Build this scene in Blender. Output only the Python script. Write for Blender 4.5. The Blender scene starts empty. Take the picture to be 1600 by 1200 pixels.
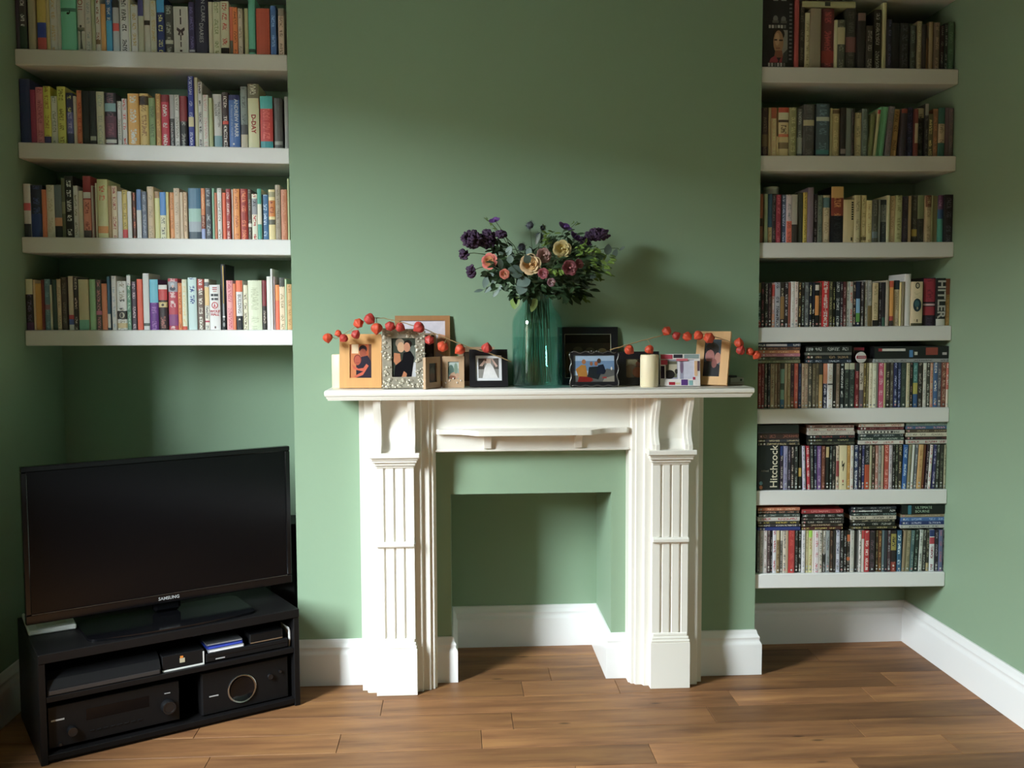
import bpy, math, random
from mathutils import Vector, Matrix
rnd = random.Random(7)
SC = bpy.context.scene
COL = SC.collection

# ------------------------------------------------------------------ camera
FPX = 1502.158
CAM = Vector((0.6561, -3.9355, 1.5060))
YAW, PITCH, ROLL = 0.058789, 0.067412, -0.0038338
_f = Vector((math.sin(YAW)*math.cos(PITCH), math.cos(YAW)*math.cos(PITCH), -math.sin(PITCH)))
_r0 = Vector((math.cos(YAW), -math.sin(YAW), 0)); _u0 = _r0.cross(_f)
_r = _r0*math.cos(ROLL)+_u0*math.sin(ROLL); _u = -_r0*math.sin(ROLL)+_u0*math.cos(ROLL)
cd = bpy.data.cameras.new('camera'); cam = bpy.data.objects.new('camera', cd); COL.objects.link(cam)
cd.sensor_fit = 'HORIZONTAL'; cd.sensor_width = 36; cd.lens = FPX*36/1600
cd.clip_start = .05; cd.clip_end = 100
cam.matrix_world = Matrix(((_r.x,_u.x,-_f.x,CAM.x),(_r.y,_u.y,-_f.y,CAM.y),(_r.z,_u.z,-_f.z,CAM.z),(0,0,0,1)))
SC.camera = cam

# ------------------------------------------------------------------ light
SC.view_settings.view_transform = 'Standard'; SC.view_settings.look = 'None'
SC.view_settings.gamma = 1; SC.view_settings.use_curve_mapping = False
SC.view_settings.exposure = 0.0
# the sash window in the wall beside the TV lets in an overcast sky
XL, XR, W, YB = -1.056, 2.748, 1.915, 0.369
YF, ZC = -5.6, 3.05                      # wall behind the camera, ceiling
WY0, WY1, WZ0, WZ1 = -2.1, -1.35, 0.7, 2.68
world = bpy.data.worlds.new('overcast_sky'); SC.world = world; world.use_nodes = True
bg = world.node_tree.nodes['Background']
bg.inputs['Color'].default_value = (.91, .97, 1.02, 1); bg.inputs['Strength'].default_value = 118
pl = bpy.data.lights.new('window_portal', 'AREA'); pl.shape = 'RECTANGLE'
pl.size = WY1-WY0; pl.size_y = WZ1-WZ0; pl.cycles.is_portal = True
po = bpy.data.objects.new('window_portal', pl); COL.objects.link(po)
po.matrix_world = Matrix.Translation((XL-.17,(WY0+WY1)/2,(WZ0+WZ1)/2)) @ Matrix(((0,0,-1,0),(1,0,0,0),(0,1,0,0),(0,0,0,1)))
SC.cycles.max_bounces = 10; SC.cycles.diffuse_bounces = 6; SC.cycles.transparent_max_bounces = 24
SC.cycles.transmission_bounces = 10; SC.cycles.glossy_bounces = 4
SC.cycles.sample_clamp_indirect = 4.0; SC.cycles.caustics_reflective = False; SC.cycles.caustics_refractive = False
SC.cycles.use_denoising = True

def ray(x, y): return _f + _r*((x-800)/FPX) - _u*((y-600)/FPX)
def at_y(x, y, Y):
    d = ray(x, y); return CAM + d*((Y-CAM.y)/d.y)
def at_z(x, y, Z):
    d = ray(x, y); return CAM + d*((Z-CAM.z)/d.z)

# ------------------------------------------------------------------ materials
def srgb(h):
    if not isinstance(h, str): return tuple(h)
    if len(h) == 3: h = ''.join(c*2 for c in h)
    out = []
    for i in (0, 2, 4):
        v = int(h[i:i+2], 16)/255
        out.append(v/12.92 if v <= .04045 else ((v+.055)/1.055)**2.4)
    return tuple(out)
MATS = {}
def new_mat(name):
    m = bpy.data.materials.new(name); m.use_nodes = True
    return m, m.node_tree, m.node_tree.nodes['Principled BSDF']
def N(nt, kind, **kw):
    n = nt.nodes.new(kind)
    for k, v in kw.items():
        if k in n.inputs: n.inputs[k].default_value = v
        else: setattr(n, k, v)
    return n
def mat(name, col, rough=.5, metal=0, bump=0, bscale=200, var=0, vscale=3, spec=.5, coat=0, stretch=None):
    """principled material with optional noise variation of colour and fine relief"""
    if name in MATS: return MATS[name]
    m, nt, b = new_mat(name); c = srgb(col)
    b.inputs['Roughness'].default_value = rough; b.inputs['Metallic'].default_value = metal
    b.inputs['Specular IOR Level'].default_value = spec; b.inputs['Coat Weight'].default_value = coat
    b.inputs['Base Color'].default_value = (*c, 1)
    tc = N(nt, 'ShaderNodeTexCoord')
    src = tc.outputs['Object']
    if stretch:
        mp = N(nt, 'ShaderNodeMapping'); mp.inputs['Scale'].default_value = stretch
        nt.links.new(src, mp.inputs['Vector']); src = mp.outputs['Vector']
    if var:
        n = N(nt, 'ShaderNodeTexNoise', Scale=vscale, Detail=4.0); nt.links.new(src, n.inputs['Vector'])
        mx = N(nt, 'ShaderNodeMix', data_type='RGBA'); nt.links.new(n.outputs['Fac'], mx.inputs[0])
        mx.inputs[6].default_value = (*[max(0, v*(1-var)) for v in c], 1); mx.inputs[7].default_value = (*[min(1, v*(1+var)) for v in c], 1)
        nt.links.new(mx.outputs[2], b.inputs['Base Color'])
    if bump:
        n2 = N(nt, 'ShaderNodeTexNoise', Scale=bscale, Detail=3.0); nt.links.new(src, n2.inputs['Vector'])
        bp = N(nt, 'ShaderNodeBump', Strength=bump, Distance=.002); nt.links.new(n2.outputs['Fac'], bp.inputs['Height'])
        nt.links.new(bp.outputs['Normal'], b.inputs['Normal'])
    MATS[name] = m; return m
def col_mat(name, rough=.45, ink=False, spec=.4):
    """printed surface: colour from the mesh's print colours; ink = rows of small illegible lettering"""
    if name in MATS: return MATS[name]
    m, nt, b = new_mat(name)
    b.inputs['Roughness'].default_value = rough; b.inputs['Specular IOR Level'].default_value = spec
    a = N(nt, 'ShaderNodeVertexColor', layer_name='Col')
    tc = N(nt, 'ShaderNodeTexCoord')
    if not ink:
        n = N(nt, 'ShaderNodeTexNoise', Scale=60.0, Detail=2.0); nt.links.new(tc.outputs['Object'], n.inputs['Vector'])
        mr = N(nt, 'ShaderNodeMapRange'); mr.inputs[3].default_value = .88; mr.inputs[4].default_value = 1.12
        nt.links.new(n.outputs['Fac'], mr.inputs[0])
        mu = N(nt, 'ShaderNodeVectorMath', operation='SCALE'); nt.links.new(a.outputs['Color'], mu.inputs[0]); nt.links.new(mr.outputs[0], mu.inputs['Scale'])
        nt.links.new(mu.outputs[0], b.inputs['Base Color'])
    else:
        k = N(nt, 'ShaderNodeVertexColor', layer_name='Ink')
        uv = N(nt, 'ShaderNodeUVMap', uv_map='UV')
        sp = N(nt, 'ShaderNodeSeparateXYZ'); nt.links.new(uv.outputs[0], sp.inputs[0])
        # letters: v runs along the spine in metres (plus a random start), u across it 0..1
        mp = N(nt, 'ShaderNodeMapping'); mp.inputs['Scale'].default_value = (3.2, 230, 1); nt.links.new(uv.outputs[0], mp.inputs[0])
        n1 = N(nt, 'ShaderNodeTexNoise', Scale=1.0, Detail=1.0); nt.links.new(mp.outputs[0], n1.inputs['Vector'])
        g1 = N(nt, 'ShaderNodeMath', operation='GREATER_THAN'); g1.inputs[1].default_value = .5; nt.links.new(n1.outputs['Fac'], g1.inputs[0])
        mp2 = N(nt, 'ShaderNodeMapping'); mp2.inputs['Scale'].default_value = (0, 26, 1); nt.links.new(uv.outputs[0], mp2.inputs[0])
        n2 = N(nt, 'ShaderNodeTexNoise', Scale=1.0, Detail=0.0); nt.links.new(mp2.outputs[0], n2.inputs['Vector'])
        g2 = N(nt, 'ShaderNodeMath', operation='GREATER_THAN'); g2.inputs[1].default_value = .46; nt.links.new(n2.outputs['Fac'], g2.inputs[0])
        s = N(nt, 'ShaderNodeMath', operation='SUBTRACT'); s.inputs[1].default_value = .5; nt.links.new(sp.outputs[0], s.inputs[0])
        ab = N(nt, 'ShaderNodeMath', operation='ABSOLUTE'); nt.links.new(s.outputs[0], ab.inputs[0])
        l = N(nt, 'ShaderNodeMath', operation='LESS_THAN'); l.inputs[1].default_value = .27; nt.links.new(ab.outputs[0], l.inputs[0])
        t = None
        for o in (g2, l, k):
            mm = N(nt, 'ShaderNodeMath', operation='MULTIPLY'); nt.links.new((t or g1).outputs[0], mm.inputs[0])
            nt.links.new(o.outputs['Alpha'] if o is k else o.outputs[0], mm.inputs[1]); t = mm
        mx = N(nt, 'ShaderNodeMix', data_type='RGBA'); nt.links.new(t.outputs[0], mx.inputs[0])
        nt.links.new(a.outputs['Color'], mx.inputs[6]); nt.links.new(k.outputs['Color'], mx.inputs[7])
        nt.links.new(mx.outputs[2], b.inputs['Base Color'])
    MATS[name] = m; return m

# ------------------------------------------------------------------ mesh helpers
class MB:
    """collects vertices and faces; build() links them as ONE mesh object"""
    def __init__(s): s.v = []; s.f = []; s.c = []; s.k = []; s.uv = []; s.mi = []
    def add(s, vs, fs, col=None, ink=None, uvs=None, mi=0):
        o = len(s.v); s.v += [tuple(v) for v in vs]
        for i, f in enumerate(fs):
            s.f.append([o+j for j in f]); s.c.append(col); s.k.append(ink); s.uv.append(uvs[i] if uvs else None); s.mi.append(mi)
        return s
    def box(s, x0, x1, y0, y1, z0, z1, b=0, col=None, mi=0):
        if b <= 0:
            s.add([(x,y,z) for x in (x0,x1) for y in (y0,y1) for z in (z0,z1)],
                  [(0,1,3,2),(4,6,7,5),(0,4,5,1),(2,3,7,6),(0,2,6,4),(1,5,7,3)], col, mi=mi); return s
        xs, ys, zs = (x0,x1), (y0,y1), (z0,z1); vs = []; idx = {}
        for i in (0,1):
            for j in (0,1):
                for k in (0,1):
                    sx, sy, sz = (1,-1)[i]*b, (1,-1)[j]*b, (1,-1)[k]*b
                    for a, d in ((0,(0,sy,sz)),(1,(sx,0,sz)),(2,(sx,sy,0))):
                        idx[i,j,k,a] = len(vs); vs.append((xs[i]+d[0], ys[j]+d[1], zs[k]+d[2]))
        fs = []
        for i in (0,1):
            fs.append([idx[i,0,0,0],idx[i,0,1,0],idx[i,1,1,0],idx[i,1,0,0]][::1 if i==0 else -1])
            fs.append([idx[0,i,0,1],idx[1,i,0,1],idx[1,i,1,1],idx[0,i,1,1]][::1 if i==0 else -1])
            fs.append([idx[0,0,i,2],idx[0,1,i,2],idx[1,1,i,2],idx[1,0,i,2]][::1 if i==0 else -1])
        for i in (0,1):
            for j in (0,1):
                fs.append([idx[i,j,0,0],idx[i,j,1,0],idx[i,j,1,1],idx[i,j,0,1]][::1 if i!=j else -1])
                fs.append([idx[i,0,j,0],idx[i,1,j,0],idx[i,1,j,2],idx[i,0,j,2]][::1 if i==j else -1])
                fs.append([idx[0,i,j,1],idx[1,i,j,1],idx[1,i,j,2],idx[0,i,j,2]][::1 if i!=j else -1])
        for i in (0,1):
            for j in (0,1):
                for k in (0,1):
                    fs.append([idx[i,j,k,0],idx[i,j,k,1],idx[i,j,k,2]][::1 if (i+j+k)%2==0 else -1])
        s.add(vs, fs, col, mi=mi); return s
    def prism(s, poly, axis, a0, a1, col=None, mi=0):
        """extrude 2D poly along axis (0,1,2); poly coords are the other two axes in order"""
        def P(q, a):
            q = list(q); q.insert(axis, a); return tuple(q)
        n = len(poly)
        s.add([P(q,a0) for q in poly]+[P(q,a1) for q in poly],
              [list(range(n))[::-1], list(range(n,2*n))]+[[i,(i+1)%n,n+(i+1)%n,n+i] for i in range(n)], col, mi=mi); return s
    def lathe(s, prof, cx=0, cy=0, seg=24, col=None, mi=0, sx=1, sy=1, closed=True):
        vs = []; fs = []; n = len(prof)
        for i in range(seg):
            a = 2*math.pi*i/seg
            for r, z in prof: vs.append((cx+r*math.cos(a)*sx, cy+r*math.sin(a)*sy, z))
        for i in range(seg):
            j = (i+1) % seg
            for k in range(n-1): fs.append((i*n+k, j*n+k, j*n+k+1, i*n+k+1))
        if closed:
            if prof[0][0] > 1e-6: fs.append([i*n for i in range(seg)][::-1])
            if prof[-1][0] > 1e-6: fs.append([i*n+n-1 for i in range(seg)])
        s.add(vs, fs, col, mi=mi); return s
    def tube(s, pts, rad, seg=6, col=None, mi=0):
        pts = [Vector(p) for p in pts]; n = len(pts); vs = []; fs = []
        if not isinstance(rad, (list, tuple)): rad = [rad]*n
        up = Vector((.3,.5,1)).normalized()
        for i, p in enumerate(pts):
            t = (pts[min(i+1,n-1)]-pts[max(i-1,0)]).normalized()
            a = t.cross(up)
            if a.length < 1e-3: a = t.cross(Vector((1,0,0)))
            a.normalize(); b = t.cross(a)
            for k in range(seg):
                q = 2*math.pi*k/seg; vs.append(p+a*(rad[i]*math.cos(q))+b*(rad[i]*math.sin(q)))
        for i in range(n-1):
            for k in range(seg): fs.append((i*seg+k, i*seg+(k+1)%seg, (i+1)*seg+(k+1)%seg, (i+1)*seg+k))
        fs.append(list(range(seg))[::-1]); fs.append([(n-1)*seg+k for k in range(seg)])
        s.add(vs, fs, col, mi=mi); return s
    def sphere(s, c, rx, ry=None, rz=None, seg=12, rings=8, col=None, mi=0, noise=0):
        ry = ry or rx; rz = rz or rx; vs = [(c[0],c[1],c[2]-rz)]; fs = []
        for i in range(1, rings):
            t = math.pi*i/rings
            for k in range(seg):
                a = 2*math.pi*k/seg; q = 1+noise*(rnd.random()-.5)
                vs.append((c[0]+rx*q*math.sin(t)*math.cos(a), c[1]+ry*q*math.sin(t)*math.sin(a), c[2]-rz*q*math.cos(t)))
        vs.append((c[0],c[1],c[2]+rz)); L = len(vs)-1
        for k in range(seg):
            fs.append((0, 1+(k+1)%seg, 1+k)); fs.append((L, L-seg+k, L-seg+(k+1)%seg))
        for i in range(rings-2):
            for k in range(seg): fs.append((1+i*seg+k, 1+i*seg+(k+1)%seg, 1+(i+1)*seg+(k+1)%seg, 1+(i+1)*seg+k))
        s.add(vs, fs, col, mi=mi); return s
    def tf(s, M, start=0):
        for i in range(start, len(s.v)): s.v[i] = tuple(M @ Vector(s.v[i]))
        return s
    def mesh(s, name, mats, smooth=False):
        me = bpy.data.meshes.new(name); me.from_pydata(s.v, [], s.f)
        for m in (mats if isinstance(mats, (list, tuple)) else [mats]): me.materials.append(m)
        if any(s.mi):
            me.polygons.foreach_set('material_index', s.mi)
        if any(c is not None for c in s.c):
            ca = me.color_attributes.new('Col', 'FLOAT_COLOR', 'CORNER'); d = []
            for f, c in zip(s.f, s.c):
                c = srgb(c) if c is not None else (.5,.5,.5)
                for _ in f: d += [*c, 1]
            ca.data.foreach_set('color', d)
        if any(c is not None for c in s.k):
            ca = me.color_attributes.new('Ink', 'FLOAT_COLOR', 'CORNER'); d = []
            for f, c in zip(s.f, s.k):
                q = (*srgb(c), 1) if c else (0,0,0,0)
                for _ in f: d += [*q]
            ca.data.foreach_set('color', d)
        if any(u is not None for u in s.uv):
            ul = me.uv_layers.new(name='UV'); d = []
            for f, u in zip(s.f, s.uv):
                for i in range(len(f)): d += list(u[i]) if u else [0, 0]
            ul.data.foreach_set('uv', d)
        if smooth:
            me.polygons.foreach_set('use_smooth', [True]*len(me.polygons))
            if smooth is not True: me.set_sharp_from_angle(angle=math.radians(smooth))
        me.update(); return me
    def build(s, name, mats, parent=None, smooth=False, loc=None):
        return link(name, s.mesh(name, mats, smooth), parent, loc)
def link(name, me, parent=None, loc=None):
    o = bpy.data.objects.new(name, me); COL.objects.link(o)
    if parent: o.parent = parent
    if loc is not None: o.location = loc
    return o
def tag(o, label, cat, group=None):
    o['label'] = label; o['category'] = cat
    if group: o['group'] = group
    return o
def empty(name, loc=(0,0,0), rz=0, rx=0):
    o = bpy.data.objects.new(name, None); COL.objects.link(o); o.location = loc; o.rotation_euler = (rx, 0, rz)
    o.empty_display_size = .05; return o
def struct(o): o['kind'] = 'structure'; return o
def text(name, body, mtl, size, parent=None, M=None, align='CENTER', bold=0):
    """flat lettering as a thin mesh in its own XY plane, moved by M"""
    cu = bpy.data.curves.new(name, 'FONT'); cu.body = body; cu.size = size; cu.align_x = align; cu.align_y = 'CENTER'
    cu.extrude = .0002; cu.offset = bold; cu.resolution_u = 2
    t = bpy.data.objects.new(name, cu); COL.objects.link(t)
    bpy.context.view_layer.update()
    me = bpy.data.meshes.new_from_object(t.evaluated_get(bpy.context.evaluated_depsgraph_get()))
    bpy.data.objects.remove(t); bpy.data.curves.remove(cu)
    me.materials.clear(); me.materials.append(mtl)
    if M is not None: me.transform(M)
    return link(name, me, parent)
# text lying on a face that looks towards -Y: reading along +X (flat) or downwards (spine)
FRONT = Matrix(((1,0,0,0),(0,0,-1,0),(0,1,0,0),(0,0,0,1)))
DOWN = Matrix(((0,1,0,0),(0,0,-1,0),(-1,0,0,0),(0,0,0,1)))
UPW = Matrix(((0,-1,0,0),(0,0,-1,0),(1,0,0,0),(0,0,0,1)))
# ------------------------------------------------------------------ the room
M_GREEN = mat('sage_green_wall_paint', (.248, .357, .246), .62, bump=.05, bscale=350, var=.03, vscale=1.2, spec=.3)
M_WHITE = mat('white_gloss_woodwork', (.80, .775, .715), .28, bump=.02, bscale=40)
M_SKIRT = mat('white_skirting_gloss', (.80, .80, .80), .28, bump=.02, bscale=40)
M_SHELF = mat('white_satin_shelf_paint', (.84, .845, .84), .4, bump=.03, bscale=60)
M_CEIL = mat('white_ceiling_paint', (.62, .61, .58), .8)
M_DOWN = mat('dull_back_wall_paint', (.11, .13, .10), .7)
T = .30
def wall(name, *boxes, m=M_GREEN):
    b = MB()
    for q in boxes: b.box(*q)
    return struct(b.build(name, m))
# left wall with the window opening
TL = .15
wall('wall_left', (XL-TL, XL, YF, WY0, 0, ZC), (XL-TL, XL, WY1, YB+T, 0, ZC), (XL-TL, XL, WY0, WY1, 0, WZ0), (XL-TL, XL, WY0, WY1, WZ1, ZC))
wall('wall_right', (XR, XR+T, YF, YB+T, 0, ZC))
wall('wall_alcove_left', (XL, 0, YB, YB+T, 0, ZC))
wall('wall_alcove_right', (W, XR, YB, YB+T, 0, ZC))
wall('wall_behind_camera', (XL-T, XR+T, YF-T, YF, 0, ZC), m=M_DOWN)
OX0, OX1, OZ, OY = .632, 1.301, .785, .42       # fireplace opening in the chimney breast
wall('wall_chimney_breast', (0, OX0, 0, YB+T, 0, ZC), (OX1, W, 0, YB+T, 0, ZC), (OX0, OX1, 0, YB+T, OZ, ZC), (OX0, OX1, OY, YB+T, 0, OZ))
struct(MB().box(XL-T, XR+T, YF-T, YB+T, ZC, ZC+.1).build('ceiling', M_CEIL))

# floor: dark sub-floor with each oak board laid on it
fl = struct(MB().box(XL-T, XR+T, YF-T, YB+T, -.08, -.0165).build('floor', mat('dark_floor_gap', '1c120b', .8)))
def oak():
    m, nt, b = new_mat('oiled_oak_boards')
    tc = N(nt, 'ShaderNodeTexCoord'); oi = N(nt, 'ShaderNodeObjectInfo')
    off = N(nt, 'ShaderNodeVectorMath', operation='SCALE'); cmb = N(nt, 'ShaderNodeCombineXYZ')
    for i, k in enumerate((37., 91., 53.)):
        q = N(nt, 'ShaderNodeMath', operation='MULTIPLY'); q.inputs[1].default_value = k; nt.links.new(oi.outputs['Random'], q.inputs[0]); nt.links.new(q.outputs[0], cmb.inputs[i])
    ad = N(nt, 'ShaderNodeVectorMath', operation='ADD'); nt.links.new(tc.outputs['Object'], ad.inputs[0]); nt.links.new(cmb.outputs[0], ad.inputs[1])
    mp = N(nt, 'ShaderNodeMapping'); mp.inputs['Scale'].default_value = (2.2, 20, 20); nt.links.new(ad.outputs[0], mp.inputs[0])
    g = N(nt, 'ShaderNodeTexNoise', Scale=1.0, Detail=6.0, Roughness=.62, Distortion=.35); nt.links.new(mp.outputs[0], g.inputs['Vector'])
    mp2 = N(nt, 'ShaderNodeMapping'); mp2.inputs['Scale'].default_value = (1.3, 5, 5); nt.links.new(ad.outputs[0], mp2.inputs[0])
    bl = N(nt, 'ShaderNodeTexNoise', Scale=1.0, Detail=2.0); nt.links.new(mp2.outputs[0], bl.inputs['Vector'])
    r = N(nt, 'ShaderNodeValToRGB'); e = r.color_ramp.elements
    e[0].position = .3; e[0].color = (*srgb('714c33'), 1); e[1].position = .72; e[1].color = (*srgb('a5784c'), 1)
    k = r.color_ramp.elements.new(.5); k.color = (*srgb('8f6442'), 1)
    nt.links.new(g.outputs['Fac'], r.inputs[0])
    # board to board tone, soft dark figure and knots
    tone = N(nt, 'ShaderNodeMapRange'); tone.inputs[3].default_value = .66; tone.inputs[4].default_value = 1.22; nt.links.new(oi.outputs['Random'], tone.inputs[0])
    bm = N(nt, 'ShaderNodeMapRange'); bm.inputs[1].default_value = .3; bm.inputs[2].default_value = .62; bm.inputs[3].default_value = .68; bm.inputs[4].default_value = 1.0; nt.links.new(bl.outputs['Fac'], bm.inputs[0])
    vo = N(nt, 'ShaderNodeTexVoronoi', Scale=1.0); mp3 = N(nt, 'ShaderNodeMapping'); mp3.inputs['Scale'].default_value = (2.6, 7.5, 7.5); nt.links.new(ad.outputs[0], mp3.inputs[0]); nt.links.new(mp3.outputs[0], vo.inputs['Vector'])
    kn = N(nt, 'ShaderNodeMapRange'); kn.inputs[1].default_value = .025; kn.inputs[2].default_value = .075; kn.inputs[3].default_value = .35; kn.inputs[4].default_value = 1.0; nt.links.new(vo.outputs['Distance'], kn.inputs[0])
    m1 = N(nt, 'ShaderNodeMath', operation='MULTIPLY'); nt.links.new(tone.outputs[0], m1.inputs[0]); nt.links.new(bm.outputs[0], m1.inputs[1])
    m2 = N(nt, 'ShaderNodeMath', operation='MULTIPLY'); nt.links.new(m1.outputs[0], m2.inputs[0]); nt.links.new(kn.outputs[0], m2.inputs[1])
    sc = N(nt, 'ShaderNodeVectorMath', operation='SCALE'); nt.links.new(r.outputs[0], sc.inputs[0]); nt.links.new(m2.outputs[0], sc.inputs['Scale'])
    nt.links.new(sc.outputs[0], b.inputs['Base Color'])
    b.inputs['Roughness'].default_value = .5; b.inputs['Specular IOR Level'].default_value = .28
    bp = N(nt, 'ShaderNodeBump', Strength=.12, Distance=.002); nt.links.new(g.outputs['Fac'], bp.inputs['Height']); nt.links.new(bp.outputs[0], b.inputs['Normal'])
    return m
M_OAK = oak()
# boards run along the chimney wall, 155 mm wide; the joints in view are where the photo has them
PW = .1535; y = .427; row = 0
JOINTS = {3: (.92, 1.31, 2.45), 4: (.36, 1.75, 2.3), 5: (-.3, .86, 1.62), 6: (.23, .74, 2.12), 7: (-.2, 1.33, 2.4), 8: (.02, 1.05, 2.0)}
frnd = random.Random(11)
while y > YF:
    y0 = y-PW
    if row in JOINTS: js = [XL-.1]+list(JOINTS[row])+[XR+.1]
    else:
        js = [XL-.1-frnd.random()*1.2]
        while js[-1] < XR+.1: js.append(js[-1]+(.7+frnd.random()*1.2 if y > -1.6 else 2.2+frnd.random()))
        js[0] = XL-.1; js[-1] = XR+.1
    for a, c in zip(js[:-1], js[1:]):
        if c-a < .05: continue
        mx, my = (a+c)/2, y-PW/2; h = (c-a)/2
        o = MB().box(-h+.0009, h-.0009, -PW/2+.0008, PW/2-.0008, -.016, 0, b=.001).build('plank', M_OAK, fl, loc=(mx, my, -(.0006*frnd.random())))
    y = y0; row += 1

# baseboards: ogee profile swept along the walls (distance from wall, height)
BP = [(0,0),(.025,0),(.025,.127),(.024,.133),(.0195,.139),(.0165,.147),(.0175,.153),(.0185,.158),(.0160,.163),(.0115,.168),(.0095,.175),(.0085,.182),(.006,.187),(0,.1885)]
def sweep(name, path, prof, m, parent=None, close=False, smooth=35):
    """sweep (offset to the left of travel... towards the room, height) along an XY polyline with mitred corners"""
    P = [Vector(p) for p in path]; n = len(P); vs = []; fs = []
    for i, p in enumerate(P):
        d0 = (P[i]-P[i-1]).normalized() if i else (P[1]-P[0]).normalized()
        d1 = (P[i+1]-P[i]).normalized() if i < n-1 else d0
        n0 = Vector((d0.y,-d0.x)); n1 = Vector((d1.y,-d1.x)); b = (n0+n1)
        b = b/ b.dot(n0) if b.length > 1e-6 else n0
        for o, z in prof: vs.append((p.x+b.x*o, p.y+b.y*o, z))
    k = len(prof)
    for i in range(n-1):
        for j in range(k-1): fs.append((i*k+j, (i+1)*k+j, (i+1)*k+j+1, i*k+j+1))
    fs.append(list(range(k))); fs.append([(n-1)*k+j for j in range(k)][::-1])
    return MB().add(vs, fs).build(name, m, parent, smooth)
struct(sweep('baseboard_left', [(XL,YF),(XL,YB),(0,YB),(0,0),(.268,0)], BP, M_SKIRT))
struct(sweep('baseboard_fireplace', [(.568,0),(OX0,0),(OX0,OY),(OX1,OY),(OX1,0),(1.368,0)], BP, M_SKIRT))
struct(sweep('baseboard_right', [(1.666,0),(W,0),(W,YB),(XR,YB),(XR,YF)], BP, M_SKIRT))

# sash window in the left wall (out of frame, where the daylight comes from)
wf = MB(); xa, xb = XL-.15, XL-.115
wf.box(xa, xb, WY0, WY0+.04, WZ0, WZ1); wf.box(xa, xb, WY1-.04, WY1, WZ0, WZ1)
wf.box(xa, xb, WY0+.04, WY1-.04, WZ0, WZ0+.05); wf.box(xa, xb, WY0+.04, WY1-.04, WZ1-.05, WZ1)
wm = (WZ0+WZ1)/2; wf.box(xa, xb, WY0+.04, WY1-.04, wm-.018, wm+.018)
win = struct(wf.build('window_1', M_WHITE))
glass = bpy.data.materials.new('window_glass'); glass.use_nodes = True; nt = glass.node_tree
nt.nodes.remove(nt.nodes['Principled BSDF']); tr = N(nt, 'ShaderNodeBsdfTransparent'); tr.inputs[0].default_value = (.94,.96,.95,1)
gl = N(nt, 'ShaderNodeBsdfGlossy'); gl.inputs['Roughness'].default_value = .02; mxs = N(nt, 'ShaderNodeMixShader'); mxs.inputs[0].default_value = .05
nt.links.new(tr.outputs[0], mxs.inputs[1]); nt.links.new(gl.outputs[0], mxs.inputs[2]); nt.links.new(mxs.outputs[0], nt.nodes['Material Output'].inputs[0])
for a, c in ((WZ0+.05, wm-.018), (wm+.018, WZ1-.05)):
    MB().box(XL-.135, XL-.131, WY0+.04, WY1-.04, a, c).build('window_pane', glass, win)
MB().box(XL-.114, XL+.03, WY0-.0, WY1+.06, WZ0-.035, WZ0, b=.005).build('window_sill', M_WHITE, win)
# outside: the ground, and an unseen terrace added to cut off the low sky
struct(MB().box(-30, XL-T-.01, -40, 40, -.9, -.8).build('ground_outside', mat('grey_paving', '55554f', .8)))
struct(MB().box(-15, -13, -40, 40, -.8, 4.7).build('exterior_added_terrace', mat('street_brick', '6b5a4c', .9, var=.2, vscale=2)))
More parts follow.
